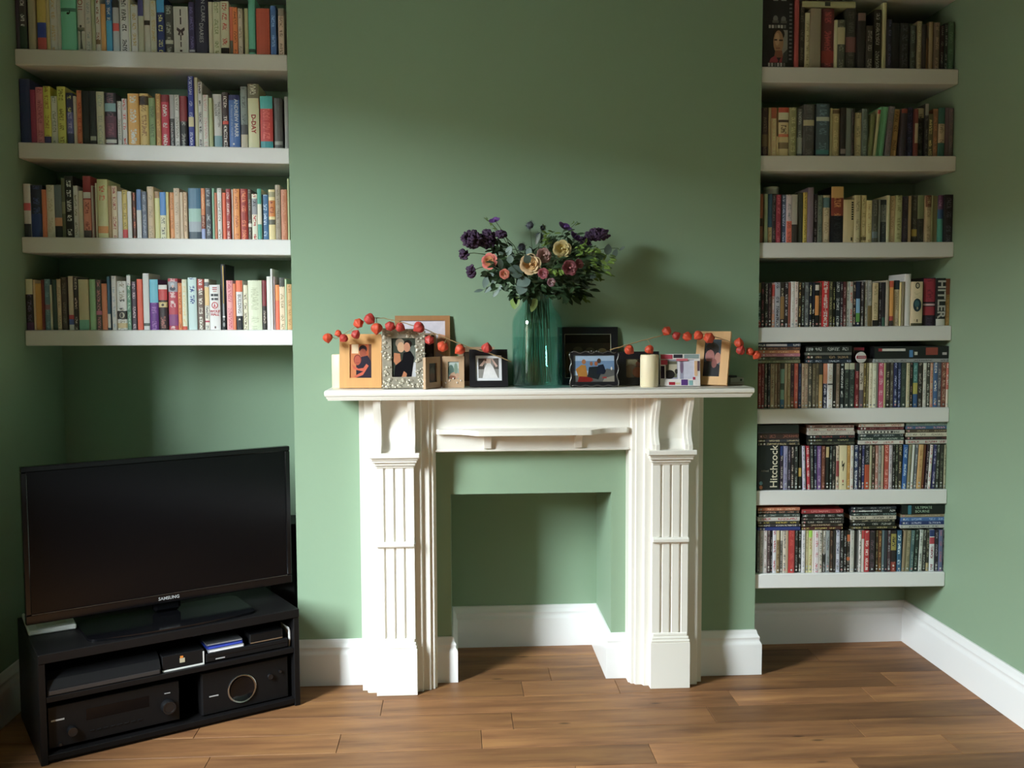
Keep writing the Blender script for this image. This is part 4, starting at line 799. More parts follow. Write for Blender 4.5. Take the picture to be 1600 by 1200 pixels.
mark('R5', 17, [('1e1c18', [(.3,.36),(.42,.34),(.4,.44),(.7,.38),(.6,.5),(.5,.6),(.45,.56),(.52,.46),(.34,.5)]), ('a84840', rect(.42,.58,.78,.84)), ('3a3428', rect(.4,.6,.88,.9))])
# marks on the flat piles (front faces look towards the room)
def pile_mark(key, j, k, parts, words=()):
    o, th, l = PILED[key, j, k]
    if parts:
        mb = MB()
        for n_, (c, a, b, p, q) in enumerate(parts): y = -.0004-.0001*n_; mb.add([(a*l,y,p*th),(b*l,y,p*th),(b*l,y,q*th),(a*l,y,q*th)], [(0,1,2,3)], gcol(c, 1.25))
        mb.build('spine_print', col_mat('printed_mark', .45), o)
    for s, c, size, u, v in words: text('spine_lettering', s, INK(c), size, o, Matrix.Translation((u*l, -.0007, v*th)) @ FRONT)
pile_mark('R6', 3, 4, [('2a6c80', .14, .22, .0, 1)], [('ULTIMATE', '9ab49c', .016, .5, .72), ('BOURNE', '9ab49c', .016, .47, .3)])
pile_mark('R4', 2, 1, [('c8c8c4', .1, .41, .62, .82), ('8a2430', .05, .1, .6, .85), ('3c74a8', .46, .51, .12, .7), ('b0b0a8', .53, .57, .3, .55), ('8a3c30', .68, .84, .3, .9), ('a8a8a4', .9, .96, .3, .5)])
pile_mark('R4', 0, 5, [('b8b0b0', .2, .68, .2, .8)])
pile_mark('R5', 2, 3, [('2c2c2c', .1, .74, .15, .85)]+[('c8c8c0', .12+.075*k, .165+.075*k, .25, .75) for k in range(8)])
pile_mark('R6', 2, 5, [('c8cccc', .17, .5, .35, .65), ('a8acac', .54, .59, .3, .7)])
# flat book lying across the top row
fb_ = at_y(1253.5, 12, .03); fc_ = at_y(1337, 12, .03)
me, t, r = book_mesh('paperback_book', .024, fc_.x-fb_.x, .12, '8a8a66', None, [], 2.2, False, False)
me.transform(Matrix.Translation((0,0,.024)) @ Matrix(((0,0,1,0),(0,1,0,0),(-1,0,0,0),(0,0,0,1))))
fbk = link('paperback_book', me); ztop = max(BOOKS['R0', k][0].matrix_world.translation.z+BOOKS['R0', k][2] for k in (3,4,5,6,7,8))
fbk.location = (fb_.x, .03, ztop+.001); tag(fbk, 'cream book lying flat across the highest row on the alcove shelves', 'book', 'books on the highest alcove shelf')
MB().box(.0012, fc_.x-fb_.x-.0012, .004, .119, .0012, .0228).build('pages', M_PAGE, fbk)
MB().add([(.095,-.0003,.004),(.118,-.0003,.004),(.118,-.0003,.021),(.095,-.0003,.021)], [(0,1,2,3)], '3a3c34').build('spine_print', col_mat('printed_mark', .45), fbk)
# round tin on the third row and the round badge among the films
zt = max(BOOKS['R2', k][0].matrix_world.translation.z+BOOKS['R2', k][2] for k in range(1,6)); c = at_y(1205.5, 296, .07)
tin = tag(empty('round_tin', (c.x, .075, zt+.0006)), 'round silver tin standing on the books of the third alcove shelf', 'tin')
MB().lathe([(.028,0),(.031,.002),(.031,.02),(.0295,.021)], seg=32).build('body', mat('brushed_tin', (.5,.5,.5), .35, metal=.9), tin, 40)
MB().lathe([(.0315,.0205),(.032,.022),(.032,.029),(.030,.032),(.012,.034),(0,.034)], seg=32, closed=False).build('lid', mat('pale_tin_lid', (.62,.62,.6), .3, metal=.7), tin, 40)
c = at_y(1345.5, 550, YS+.02); zt = (SHELF['R',4][2]+SHELF['R',4][3])/2+SHELF['R4top']
bd = tag(empty('round_badge', (c.x, YS+.022, zt+.0012)), 'round white badge with a red band propped between the piled films', 'badge')
R90 = Matrix.Rotation(math.pi/2, 4, 'X')
MB().lathe([(0,0),(.022,0),(.0235,.001),(.0235,.0035),(.022,.005),(0,.006)], seg=32).tf(Matrix.Translation((0,0,.0235)) @ R90).build('disc', mat('white_enamel', (.68,.68,.66), .3), bd, 40)
MB().box(-.0215, .0215, -.0068, -.0045, .018, .030, b=.001).build('red_band', mat('red_enamel', (.32,.03,.05), .35), bd)
MB().box(-.016, .017, -.0072, -.006, .0225, .0265, b=.0003).build('pale_print', INK('b09aa0'), bd)
rb = tag(MB().box(-.025, .025, 0, .1, 0, .066, b=.002).build('disc_box_set', mat('black_red_box', (.03,.012,.016), .3), loc=(c.x, YS+.045, zt+.0008)), 'black box set standing upright behind the round white badge', 'DVD')
MB().box(-.02, .024, -.0006, .001, .053, .064).build('red_print', mat('red_print', (.35,.02,.05), .4), rb)
# ------------------------------------------------------------------ on the mantelpiece
MZ = 1.2352
M_PRINT = col_mat('photo_print', .25, spec=.5)
def onto(mb, polys, w, h, y0=0., dy=.00015):
    """flat printed shapes in a frame: (colour, [(u,v)...]) u from 0..1 across, v 0..1 upwards"""
    for k, (c, ps) in enumerate(polys):
        mb.add([((u-.5)*w, y0-dy*k, v*h) for u, v in ps], [list(range(len(ps)))], c)
    return mb
def R4(a, b, c, d): return [(a,c),(b,c),(b,d),(a,d)]
def EL(cx, cy, rx, ry, n=16): return [(cx+rx*math.cos(2*math.pi*k/n), cy+ry*math.sin(2*math.pi*k/n)) for k in range(n)]
def frame(name, label, x, y, w, h, bw, m, rz=0, tilt=.1, dep=.016, polys=(), mount=None, mw=0, prof=None, easel=True, bwb=None, roll=0):
    """standing photo frame: four mitred rails, mount, print, glass edge, back board and easel leg"""
    z0 = MZ+.0006+(dep*math.sin(tilt) if tilt > 0 else 0)*0
    t = tag(empty(name, (x, y, z0)), label, 'photo frame', 'photo frames on the mantelpiece')
    t.rotation_euler = (-tilt, roll, rz)
    lift = math.sin(tilt)*dep     # keep the back lower edge above the shelf
    t.location.z += lift
    bwb = bwb or bw
    def rail(pts, nm='rail'):
        mb = MB().prism(pts, 1, 0, dep)
        o = mb.build(nm, m, t); return o
    o, i = w/2, w/2-bw; hb, ht = bwb, h-bw
    for pts in ([(-o,0),(o,0),(i,hb),(-i,hb)], [(-o,h),(-i,ht),(i,ht),(o,h)], [(-o,0),(-i,hb),(-i,ht),(-o,h)], [(o,0),(o,h),(i,ht),(i,hb)]): rail(pts)
    pw, ph = 2*i+.004, ht-hb+.004
    if mount: 
        MB().prism([(-pw/2,hb-.002),(pw/2,hb-.002),(pw/2,hb-.002+ph),(-pw/2,hb-.002+ph)], 1, .0055, .0065).build('mount', mount, t)
    mb = MB()
    q0 = mw; a, c = pw-2*q0, ph-2*q0
    mb.add([(-a/2,.0052,hb-.002+q0),(a/2,.0052,hb-.002+q0),(a/2,.0052,hb-.002+q0+c),(-a/2,.0052,hb-.002+q0+c)], [(0,1,2,3)], polys[0][0] if polys else '888888')
    for k, (cc, ps) in enumerate(polys[1:]):
        yy = .0051-.00012*k
        mb.add([((u-.5)*a, yy, hb-.002+q0+min(1,max(0,v))*c) for u, v in ps], [list(range(len(ps)))], cc)
    mb.build('photo', M_PRINT, t)
    MB().box(-o+.003, o-.003, dep-.004, dep+.001, .003, h-.003).build('back_board', mat('dark_frame_back', (.03,.027,.024), .7), t)
    if easel:
        zb = max(.0005, (dep+.004+h*.13)*math.tan(tilt)-lift/math.cos(tilt)+.0006)
        mb = MB().prism([(dep+.0012, h*.62), (dep+.0035, h*.62), (dep+.004+h*.13, zb), (dep+.001+h*.13, zb)], 0, -.015, .015)
        mb.build('easel_leg', mat('dark_frame_back', (.03,.027,.024), .7), t)
    return t
def wood(name, col, st=(40,40,3)): return mat(name, col, .45, var=.18, vscale=1.0, stretch=st, bump=.06, bscale=3)
M_OAKF = wood('honey_wood_frame', (.60,.31,.105)); M_BEECH = wood('light_beech_frame', (.62,.36,.15)); M_BRN = wood('brown_wood_frame', (.36,.17,.065))
M_DRIFT = wood('bleached_wood_frame', (.42,.28,.17)); M_BLKF = mat('black_frame_lacquer', (.012,.011,.013), .35)
M_SLV = mat('tarnished_silver_leaf', (.50,.455,.36), .3, metal=.35, bump=.5, bscale=90, var=.35, vscale=60)
M_MOUNT = mat('white_card_mount', (.72,.71,.73), .8)
# pixel -> mantel position at a chosen depth
def mx(px, Y): return at_y(px, 606, Y).x
SKIN, PALE = 'b06a50', 'd8a888'
# left honey-wood frame: two people close together
frame('photo_frame', 'honey-coloured wooden photo frame at the end of the mantelpiece beside the pale candle', mx(563.5,-.12), -.125, .166, .213, .040, M_OAKF, rz=-.06, tilt=.09, polys=[
 ('c07850', None), ('e0c8a8', R4(.1,.4,.72,1)), ('6a4434', R4(.85,1,.3,1)), ('b05a3a', R4(.7,.84,.5,1)), ('33262c', EL(.6,.84,.18,.12)), ('9a5240', EL(.6,.73,.15,.13)),
 ('2c2632', [(.42,.6),(.8,.66),(.95,.5),(1,.0),(.3,.0),(.3,.4)]), ('7a3430', EL(.36,.54,.17,.15)), ('a85444', EL(.36,.52,.14,.14)), ('c0604c', [(.12,.4),(.4,.28),(.62,.3),(.75,.42),(.85,.36),(.6,.1),(.3,.02),(.2,.06),(.62,.2),(.2,.26)]), ('8a4038', R4(.3,.44,.44,.46))])
# carved silver frame
sf = frame('photo_frame', 'ornate tarnished silver photo frame of a couple, carved rim', mx(632,-.14), -.155, .166, .232, .036, M_SLV, rz=.14, tilt=.08, dep=.024, bwb=.044, polys=[
 ('3a4038', None), ('6a7068', R4(.75,1,.3,.8)), ('c8c8cc', [(.6,0),(1,0),(1,.4),(.8,.34)]), ('9a8a78', EL(.36,.86,.18,.12)), ('d0a888', EL(.4,.76,.15,.13)), ('241c1a', EL(.68,.84,.16,.1)), ('c08a70', EL(.64,.76,.13,.12)),
 ('b87c5c', [(.12,.62),(.36,.6),(.4,.36),(.2,.3),(.1,.4)]), ('16161a', [(.1,.0),(.16,.3),(.45,.44),(.5,.62),(.78,.66),(.92,.5),(.8,0)]), ('b87c5c', [(.4,0),(.5,.16),(.62,.1),(.6,0)])])
orn = MB(); orr = random.Random(5)
for k in range(150):
    side = orr.random(); u = orr.random()
    P_ = {0: (-.083+.032*orr.random(), .232*u), 1: (.083-.032*orr.random(), .232*u), 2: (-.083+.166*u, .232-.032*orr.random()), 3: (-.083+.166*u, .038*orr.random())}[int(side*4)]
    r_ = .0035+.004*orr.random(); orn.sphere((max(-.082,min(.082,P_[0])), .002, max(.004,min(.229,P_[1]))), r_*(1+orr.random()*.8), .0055, r_, 7, 5)
orn.build('carved_scrolls', M_SLV, sf, True)
# brown frame at the back with a white mount
frame('photo_frame', 'large brown wooden photo frame with a white mount behind the silver one', mx(661,-.03), -.043, .222, .285, .020, M_BRN, tilt=.1, dep=.018, polys=[
 ('d8d0d8', None), ('c8b4b0', [(.62,.0),(1,.0),(1,.62),(.72,.6)]), ('d8a080', [(.78,.5),(1,.4),(1,.75),(.85,.78)]), ('8a8c9c', [(.55,.58),(.8,.68),(.7,.74),(.5,.7)]), ('a88a84', R4(.7,.98,.0,.35))], mount=M_MOUNT, mw=.0)
# small frame between, dark picture
frame('photo_frame', 'small pale wooden frame with a dark picture above the hinged frames', mx(671,-.075), -.082, .055, .215, .008, M_DRIFT, tilt=.1, dep=.012, easel=False, polys=[
 ('2a201c', None), ('3a3230', EL(.5,.72,.3,.1)), ('5a3028', EL(.35,.5,.2,.06)), ('4a4444', EL(.65,.58,.2,.06)), ('6a5048', EL(.5,.4,.25,.05))])
# hinged pair
h1 = frame('photo_frame', 'shaded wing of the hinged pale wood frames facing the vase', mx(677.5,-.12), -.165, .098, .123, .024, M_DRIFT, rz=.95, tilt=0.0, dep=.012, easel=False, polys=[('2a2a26', None), ('3c4038', EL(.5,.5,.3,.3)), ('4a3a30', EL(.5,.3,.3,.2))])
h2 = frame('photo_frame', 'sunlit wing of the hinged pale wood frames with a blue-green picture', mx(708.5,-.115), -.128, .086, .124, .021, M_DRIFT, rz=-.05, tilt=0.0, dep=.012, bwb=.034, easel=False, polys=[
 ('8a9c98', None), ('a8b4b0', R4(0,1,.6,1)), ('5a7068', EL(.3,.5,.25,.3)), ('b0907a', EL(.6,.2,.4,.2)), ('7a8c7c', EL(.7,.6,.15,.3)), ('8a6050', EL(.4,.12,.3,.1))])
for k in range(5): MB().sphere((-.03+.015*k, -.001, .02+.008*((k*7)%3)), .004, .003, .004, 7, 5).build('shell', mat('pale_shell', (.6,.5,.42), .5), h2, True)
# wooden block frame behind the black one
frame('photo_frame', 'plain tan wooden frame mostly hidden behind the black square frame', mx(745,-.05), -.06, .145, .158, .02, M_DRIFT, tilt=.1, dep=.014, polys=[('5a4a3c', None)])
# black square frame, white mount
frame('photo_frame', 'black square photo frame with a white mount beside the glass vase', mx(764,-.12), -.13, .152, .149, .024, M_BLKF, rz=.05, tilt=.17, dep=.018, mount=M_MOUNT, mw=.013, polys=[
 ('8c8884', None), ('4a4440', R4(0,.3,.45,1)), ('5a5450', R4(.75,1,.45,1)), ('e4e0e0', [(.2,0),(.3,.5),(.42,.75),(.6,.75),(.75,.5),(.95,0)]), ('c8a89c', [(.05,.62),(.28,.9),(.34,.98),(.4,.9),(.2,.6)]), ('c8a89c', [(.62,.98),(.7,.98),(.95,.6),(.85,.55)]), ('d8bcae', R4(.36,.62,.75,.98)), ('6a4c44', R4(.3,.4,.86,1))])
# large black frame at the back, hidden by the vase on one side
frame('photo_frame', 'large black photo frame with a cream line leaning behind the vase', mx(918.5,-.02), -.036, .248, .236, .028, M_BLKF, tilt=.1, dep=.016, mount=mat('cream_card_line', (.55,.5,.38), .7), mw=.0045, polys=[
 ('1e150c', None), ('34261a', R4(0,1,.55,.8)), ('4a3826', EL(.28,.62,.11,.1)), ('4a3826', EL(.55,.6,.11,.1)), ('6a5034', EL(.82,.6,.1,.08)), ('4a341c', R4(.02,.16,.1,.6))])
# black baroque frame, four people by the sea
bf = frame('photo_frame', 'black frame with a curling silver-edged rim, four people by the sea', mx(928,-.15), -.163, .188, .138, .013, M_BLKF, tilt=.1, dep=.014, bwb=.02, polys=[
 ('9cb0c8', None), ('6a84a4', R4(0,1,.42,.78)), ('5a5a58', [(0,0),(1,0),(1,.45),(.8,.5),(.7,.3),(0,.25)]), ('8a8478', [(.75,.15),(1,.25),(1,0),(.7,0)]), ('a07038', [(.06,.48),(.2,.64),(.3,.62),(.34,.3),(.3,.1),(.14,.14)]), ('9a6848', EL(.255,.75,.05,.09)),
 ('7a2420', [(.1,0),(.14,.22),(.42,.2),(.48,.08),(.4,0)]), ('22262a', [(.34,.2),(.38,.56),(.62,.58),(.66,.3),(.6,.1)]), ('8a5c44', EL(.435,.68,.035,.08)), ('9a5c40', EL(.55,.68,.04,.08)), ('1c2230', [(.56,.3),(.6,.62),(.72,.66),(.78,.4),(.74,.3)]), ('4a3428', EL(.62,.78,.045,.09)), ('8a3a3a', R4(.7,.8,.14,.2)), ('d8d4cc', EL(.92,.5,.02,.06))])
crl = MB()
for sgn in (-1, 1):
    pts = [(sgn*(.094+.004*math.sin(k*1.3)), -.001, .002+.136*k/12) for k in range(13)]; crl.tube(pts, [.0022]*13, 5)
for base, amp in ((.137,.004), (.004,.004)):
    pts = [(-.09+.18*k/20, -.001, base+amp*math.sin(k*1.25)*(1 if base > .1 else .6)) for k in range(21)]; crl.tube(pts, [.0022]*21, 5)
for k in range(5): crl.sphere((-.02+.01*k, -.002, .138+.003*(k % 2)), .004, .003, .004, 7, 5)
crl.build('curled_rim', mat('rubbed_silver_edge', (.2,.19,.18), .3, metal=.8), bf, True)
# dark frame behind the candle
frame('photo_frame', 'dark wooden photo frame partly hidden by the tall cream candle', mx(998,-.06), -.075, .166, .136, .03, M_BLKF, tilt=.12, dep=.014, polys=[
 ('5c503c', None), ('8a8468', EL(.2,.8,.25,.25)), ('7a6850', EL(.2,.35,.25,.35)), ('9a5a34', EL(.55,.3,.3,.3)), ('7a4c38', EL(.6,.72,.22,.2)), ('34281c', EL(.65,.88,.2,.12))])
# colourful mosaic frame
mf = frame('photo_frame', 'small frame patterned with pink, purple and white mosaic shapes', mx(1062,-.15), -.16, .158, .128, .022, mat('white_mosaic_frame', (.72,.68,.66), .35), rz=-.1, tilt=.12, dep=.014, bwb=.028, polys=[
 ('9c9cb0', None), ('6a6a58', R4(0,.4,.1,.9)), ('b8b09c', R4(.12,.4,.3,.75)), ('2a2624', EL(.15,.25,.18,.22)), ('34302c', EL(.38,.4,.06,.12)), ('d8d4dc', R4(.42,.5,.0,1)), ('7a6880', EL(.56,.6,.06,.3)), ('c8c8d8', R4(.62,1,.0,1))])
mos = MB()
for c, a, b, p, q in (('b04a5a',-.076,-.03,.108,.125),('34343c',-.026,.01,.112,.126),('8a9c9c',.016,.074,.11,.126),('c86a74',-.015,.03,.1,.109),('d8b490',.056,.068,.04,.1),('5a4450',.068,.077,.06,.1),('a03c50',.05,.06,.025,.036),
                      ('9a2c38',-.045,-.02,.004,.016),('d8c8a8',-.018,0,.006,.014),('5a3c7a',.004,.03,.003,.026),('8ab0b0',.034,.05,.003,.022),('c04c60',-.076,-.05,.085,.104),('2c2030',-.077,-.062,.03,.08),('e0d8d4',.054,.076,.004,.02)):
    mos.box(a, b, -.0012, .0005, p, q, b=.0005, col=c)
mos.build('mosaic_tile', M_PRINT, mf)
# light wood frame turned towards the window
frame('photo_frame', 'light beech photo frame turned towards the vase under the orange seed pods', mx(1107,-.13), -.15, .135, .222, .034, M_BEECH, rz=-.5, tilt=.3, dep=.02, polys=[
 ('3c4c5a', None), ('22201f', EL(.45,.72,.4,.2)), ('a8706a', EL(.35,.55,.26,.17)), ('b07c70', EL(.8,.5,.18,.15)), ('1c1a20', [(0,0),(1,0),(1,.3),(.6,.4),(.2,.42),(0,.3)]), ('8a5450', EL(.62,.36,.16,.12)), ('2a2430', R4(0,.3,.0,.4))])
# candles
M_WAX = mat('cream_candle_wax', (.82,.72,.50), .5, var=.06, vscale=20)
MATS['cream_candle_wax'].node_tree.nodes['Principled BSDF'].inputs['Subsurface Weight'].default_value = .15
MATS['cream_candle_wax'].node_tree.nodes['Principled BSDF'].inputs['Subsurface Radius'].default_value = (.02,.012,.006)
def candle(x, y, h, r, label):
    t = tag(empty('pillar_candle', (x, y, MZ+.0003)), label, 'candle', 'pillar candles on the mantelpiece')
    MB().lathe([(r-.002,0),(r,.003),(r,h-.005),(r-.0015,h-.001),(r-.004,h),(r-.008,h-.002),(.004,h-.006),(0,h-.006)], seg=36).build('wax', M_WAX, t, 40)
    MB().tube([(0,0,h-.008),(.001,0,h-.002),(.002,.001,h+.004)], .0011, 6).build('wick', mat('burnt_wick', (.02,.018,.015), .9), t)
candle(mx(533.5,-.05), -.062, .133, .0355, 'cream pillar candle half hidden behind the honey-coloured frame')
candle(mx(1014.5,-.15), -.15, .128, .0365, 'cream pillar candle standing in front of the dark frame')
# small pack at the far end
pk = tag(empty('card_pack', (mx(1147,-.07), -.06, MZ+.0004), .1), 'small flat grey pack lying at the bare end of the mantelpiece', 'box')
MB().box(-.03, .03, -.04, .04, 0, .011, b=.001).build('lower_pack', mat('grey_card', (.3,.3,.26), .6), pk)
MB().box(-.028, .029, -.038, .04, .0112, .029, b=.001).build('upper_pack', mat('pale_grey_card', (.36,.36,.31), .55), pk)
MB().box(.013, .021, -.0388, -.037, .016, .024).build('dark_print', mat('dark_print', (.02,.02,.02), .6), pk)
MB().box(-.02, .008, -.02, .02, .0292, .037, b=.002).build('black_clip', M_BLKF, pk)

# ------------------------------------------------------------------ physalis garlands
M_POD = mat('orange_seed_pod', (.52,.062,.024), .55, bump=.3, bscale=60, var=.3, vscale=25)
M_POD2 = mat('red_seed_pod', (.40,.036,.028), .55, bump=.3, bscale=60, var=.3, vscale=25)
M_TWIG = mat('dry_tan_twig', (.33,.22,.10), .8)
def pod_mesh(r, m):
    """papery lantern: six ribs, pointed tip downwards (-z), stalk end at +z"""
    mb = MB(); seg = 24; prof = [(0,.78),(.28,.8),(.62,.66),(.9,.36),(1,.0),(.93,-.35),(.72,-.68),(.4,-.98),(.14,-1.22),(0,-1.34)]
    vs = []; fs_ = []; n = len(prof)
    for i in range(seg):
        a = 2*math.pi*i/seg; k = 1+.10*math.cos(6*a)
        for q, z in prof: vs.append((r*q*k*math.cos(a), r*q*k*math.sin(a), r*z))
    for i in range(seg):
        j = (i+1) % seg
        for k in range(n-1): fs_.append((i*n+k, i*n+k+1, j*n+k+1, j*n+k))
    mb.add(vs, fs_); return mb.mesh('seed_pod', m, True)
PODS = [pod_mesh(.0195, M_POD), pod_mesh(.0195, M_POD2)]
def garland(label, stem, pods):
    g = tag(empty('physalis_garland', (0,0,0)), label, 'dried flowers', 'physalis garlands along the mantelpiece')
    pts = [at_y(x, y, Y) for x, y, Y in stem]
    sm = []
    for a, b in zip(pts[:-1], pts[1:]):
        for k in range(4): sm.append(a.lerp(b, k/4)+Vector((0, 0, .0012*math.sin(k*2.1+a.x*40))))
    sm.append(pts[-1]); g.location = pts[0]
    MB().tube([p-pts[0] for p in sm], [.0022-.0012*k/len(sm) for k in range(len(sm))], 6).build('stem', M_TWIG, g, True)
    for x, y, Y, s, ax, ay, kind in pods:
        p = at_y(x, y, Y); o = link('seed_pod', PODS[kind], g); o.location = p-pts[0]; o.rotation_euler = (ax, ay, rnd.random()*6); o.scale = (s,s,s)
        # short stalk back to the stem
        top = p+Matrix.Rotation(ay,3,'Y') @ (Matrix.Rotation(ax,3,'X') @ Vector((0,0,.0155*s)))
        near = min(sm, key=lambda q: (q-top).length)
        if (near-top).length < .09: MB().tube([near-pts[0], near.lerp(top,.5)+Vector((0,0,.003))-pts[0], top-pts[0]], .0011, 5).build('stalk', M_TWIG, g)
garland('string of orange physalis seed pods draped over the frames beside the TV end',
 [(799,565,-.16),(765,552,-.165),(735,543,-.17),(705,532,-.175),(680,521,-.18),(655,511,-.185),(625,503,-.185),(600,497,-.18),(577,497,-.18),(560,508,-.175),(545,517,-.172),(525,530,-.17),(512,521,-.17)],
 [(512,527,-.175,.95,.1,.1,0),(529,521,-.172,.7,1.2,.6,0),(537.5,528,-.175,.85,.9,0,1),(555.5,523,-.17,.9,2.6,.4,1),(560,505,-.19,1.0,1.0,.3,0),(577,498,-.195,1.1,.9,-.4,1),(588.5,512,-.195,1.12,.15,0,0),(609.5,510,-.185,1.0,2.4,.3,1),(624.5,511,-.18,.95,1.1,-.2,1),(655.5,511,-.195,1.1,1.0,.3,1),(671,531,-.185,.95,.9,.4,1),(692,541,-.18,1.1,.7,.5,0),(719.5,545.5,-.18,1.08,.9,0,0),(760.5,544.5,-.16,1.05,2.8,.2,1)])
garland('string of orange physalis seed pods hanging over the light beech frame',
 [(953,547,-.17),(985,537,-.165),(1020,528,-.16),(1041,522,-.16),(1070,522,-.17),(1100,522,-.18),(1130,530,-.19),(1155,540,-.19),(1183,552,-.19)],
 [(982.5,546,-.165,1.0,.9,.2,0),(1014,545.5,-.165,.92,.5,.5,0),(1041.5,517,-.165,.95,.6,.9,0),(1056,525,-.165,.85,2.2,.3,1),(1073.5,525.5,-.17,.95,1.0,-.4,0),(1092,523.5,-.19,.95,.8,.3,0),(1108,528,-.2,1.1,.9,-.9,0),(1154.5,536.5,-.19,.95,2.9,.1,0),(1157,548,-.195,.95,2.7,.2,1),(1172.5,549,-.19,.8,.9,.7,0),(1183,554,-.19,.9,.5,-.4,0)])
# ------------------------------------------------------------------ vase of flowers
VX, VY = .982, -.116
def tinted_glass(name, tint, gl=.05, edge=.75, rough=.02):
    m = bpy.data.materials.new(name); m.use_nodes = True; nt = m.node_tree; nt.nodes.remove(nt.nodes['Principled BSDF'])
    lw = N(nt, 'ShaderNodeLayerWeight', Blend=.5); pw = N(nt, 'ShaderNodeMath', operation='POWER'); pw.inputs[1].default_value = 4; nt.links.new(lw.outputs['Facing'], pw.inputs[0])
    ml = N(nt, 'ShaderNodeMath', operation='MULTIPLY_ADD'); ml.inputs[1].default_value = edge; ml.inputs[2].default_value = gl; nt.links.new(pw.outputs[0], ml.inputs[0])
    tr = N(nt, 'ShaderNodeBsdfTransparent'); tr.inputs[0].default_value = (*tint, 1)
    g = N(nt, 'ShaderNodeBsdfGlossy'); g.inputs['Roughness'].default_value = rough; g.inputs['Color'].default_value = (.8,.95,.9,1)
    mx_ = N(nt, 'ShaderNodeMixShader'); nt.links.new(ml.outputs[0], mx_.inputs[0]); nt.links.new(tr.outputs[0], mx_.inputs[1]); nt.links.new(g.outputs[0], mx_.inputs[2])
    nt.links.new(mx_.outputs[0], nt.nodes['Material Output'].inputs[0]); return m
M_VASE = tinted_glass('green_bottle_glass', (.81,.93,.925), .05, .42)
M_WATER = tinted_glass('vase_water', (.82,.93,.92), .015, .1)
vs_ = tag(empty('glass_vase', (VX, VY, MZ+.0004)), 'tall green glass jar vase half full of water holding the bouquet', 'vase')
out_ = [(.001,0),(.09,0),(.098,.004),(.1,.012),(.1,.245),(.0985,.262),(.093,.28),(.083,.297),(.071,.312),(.0625,.325),(.0595,.338),(.0595,.352),(.063,.356),(.064,.361),(.062,.365)]
inn = [(.0575,.362),(.0555,.352),(.0555,.338),(.0585,.323),(.067,.309),(.079,.294),(.089,.278),(.0945,.261),(.096,.245),(.096,.014),(.092,.01),(.001,.009)]
VASE = MB().lathe(out_+inn, seg=64, closed=False); VASE.build('glass', M_VASE, vs_, True)
MB().lathe([(.001,.0095),(.091,.0105),(.0952,.0145),(.0952,.198),(.001,.198)], seg=48, closed=False).build('water', M_WATER, vs_, 50)

M_STEM = mat('green_flower_stem', (.05,.085,.03), .6)
M_EUC = mat('grey_eucalyptus_leaf', (.13,.185,.165), .5, var=.3, vscale=30, spec=.4)
M_LEAF = mat('dark_rose_leaf', (.028,.055,.022), .45, var=.4, vscale=30)
M_LIME = mat('fresh_green_leaf', (.15,.24,.045), .5, var=.35, vscale=30)
M_STAT = mat('purple_statice', (.06,.03,.075), .7, var=.5, vscale=120)
M_LISI = mat('violet_lisianthus', (.13,.05,.24), .6, var=.3, vscale=40)
M_THI = mat('blue_grey_thistle', (.07,.075,.10), .7, var=.4, vscale=90)
def leaf_into(mb, p, d, n, L, Wd, fold=.15, curl=.15, k=5):
    """one leaf: p base, d direction, n face normal; slightly folded and curled, 2 mm of body at the rib"""
    d = d.normalized(); s = d.cross(n).normalized(); n = s.cross(d).normalized(); rows_ = []
    for i in range(k+1):
        t = i/k; wv = Wd*math.sin(math.pi*min(1,(t*.93+.05)))**.75*.5
        c = p+d*(L*t)+n*(-curl*L*t*t)
        rows_.append([c-s*wv+n*(fold*wv), c-n*.0006, c+s*wv+n*(fold*wv)])
    vs = [q for r_ in rows_ for q in r_]; fs_ = []
    for i in range(k):
        for j in range(2): fs_.append((i*3+j, i*3+j+1, (i+1)*3+j+1, (i+1)*3+j))
    off = len(vs); vs2 = [q-n*.0007 for q in vs]
    fs_ += [tuple(off+a for a in f[::-1]) for f in fs_]
    mb.add(vs+vs2, fs_); return mb
frr = random.Random(21)
# what already stands in the vase, so that no later leaf is pushed through it
from mathutils.bvhtree import BVHTree
ITEMS = []
def piece(mb, base, who, test=True):
    """register a small mesh (local to base); False if it would cut through another stem's piece"""
    vs = [Vector(v)+base for v in mb.v]
    lo = [min(v[i] for v in vs) for i in range(3)]; hi = [max(v[i] for v in vs) for i in range(3)]
    t = BVHTree.FromPolygons(vs, mb.f)
    if test:
        for w_, l, h, b in ITEMS:
            if w_ != who and l[0] < hi[0] and h[0] > lo[0] and l[1] < hi[1] and h[1] > lo[1] and l[2] < hi[2] and h[2] > lo[2] and t.overlap(b): return False
    ITEMS.append((who, lo, hi, t)); return True
def merge(mb, q): mb.add(q.v, q.f)
CALLS, PATHS = [], []
def stem_path(tip, slot):
    """from the water, through the vase neck, out to the tip"""
    nk = Vector((VX+slot[0]*.044, VY+slot[1]*.044, MZ+.374)); out = tip-nk
    c_, s_ = math.cos(.5), math.sin(.5)
    foot = Vector((VX-(slot[0]*c_-slot[1]*s_)*.07, VY-(slot[0]*s_+slot[1]*c_)*.07, MZ+.02))
    foot = Vector((VX+(slot[0]*c_-slot[1]*s_)*.074, VY+(slot[0]*s_+slot[1]*c_)*.074, MZ+.02))
    pts = [foot, foot.lerp(nk,.5), nk]
    for t in (.3,.6,.85,1.):
        q = nk.lerp(tip, t); q.z += .06*math.sin(math.pi*t)*(1 if out.z > .05 else .6)*min(1, Vector((out.x,out.y)).length/.2); pts.append(q)
    return pts
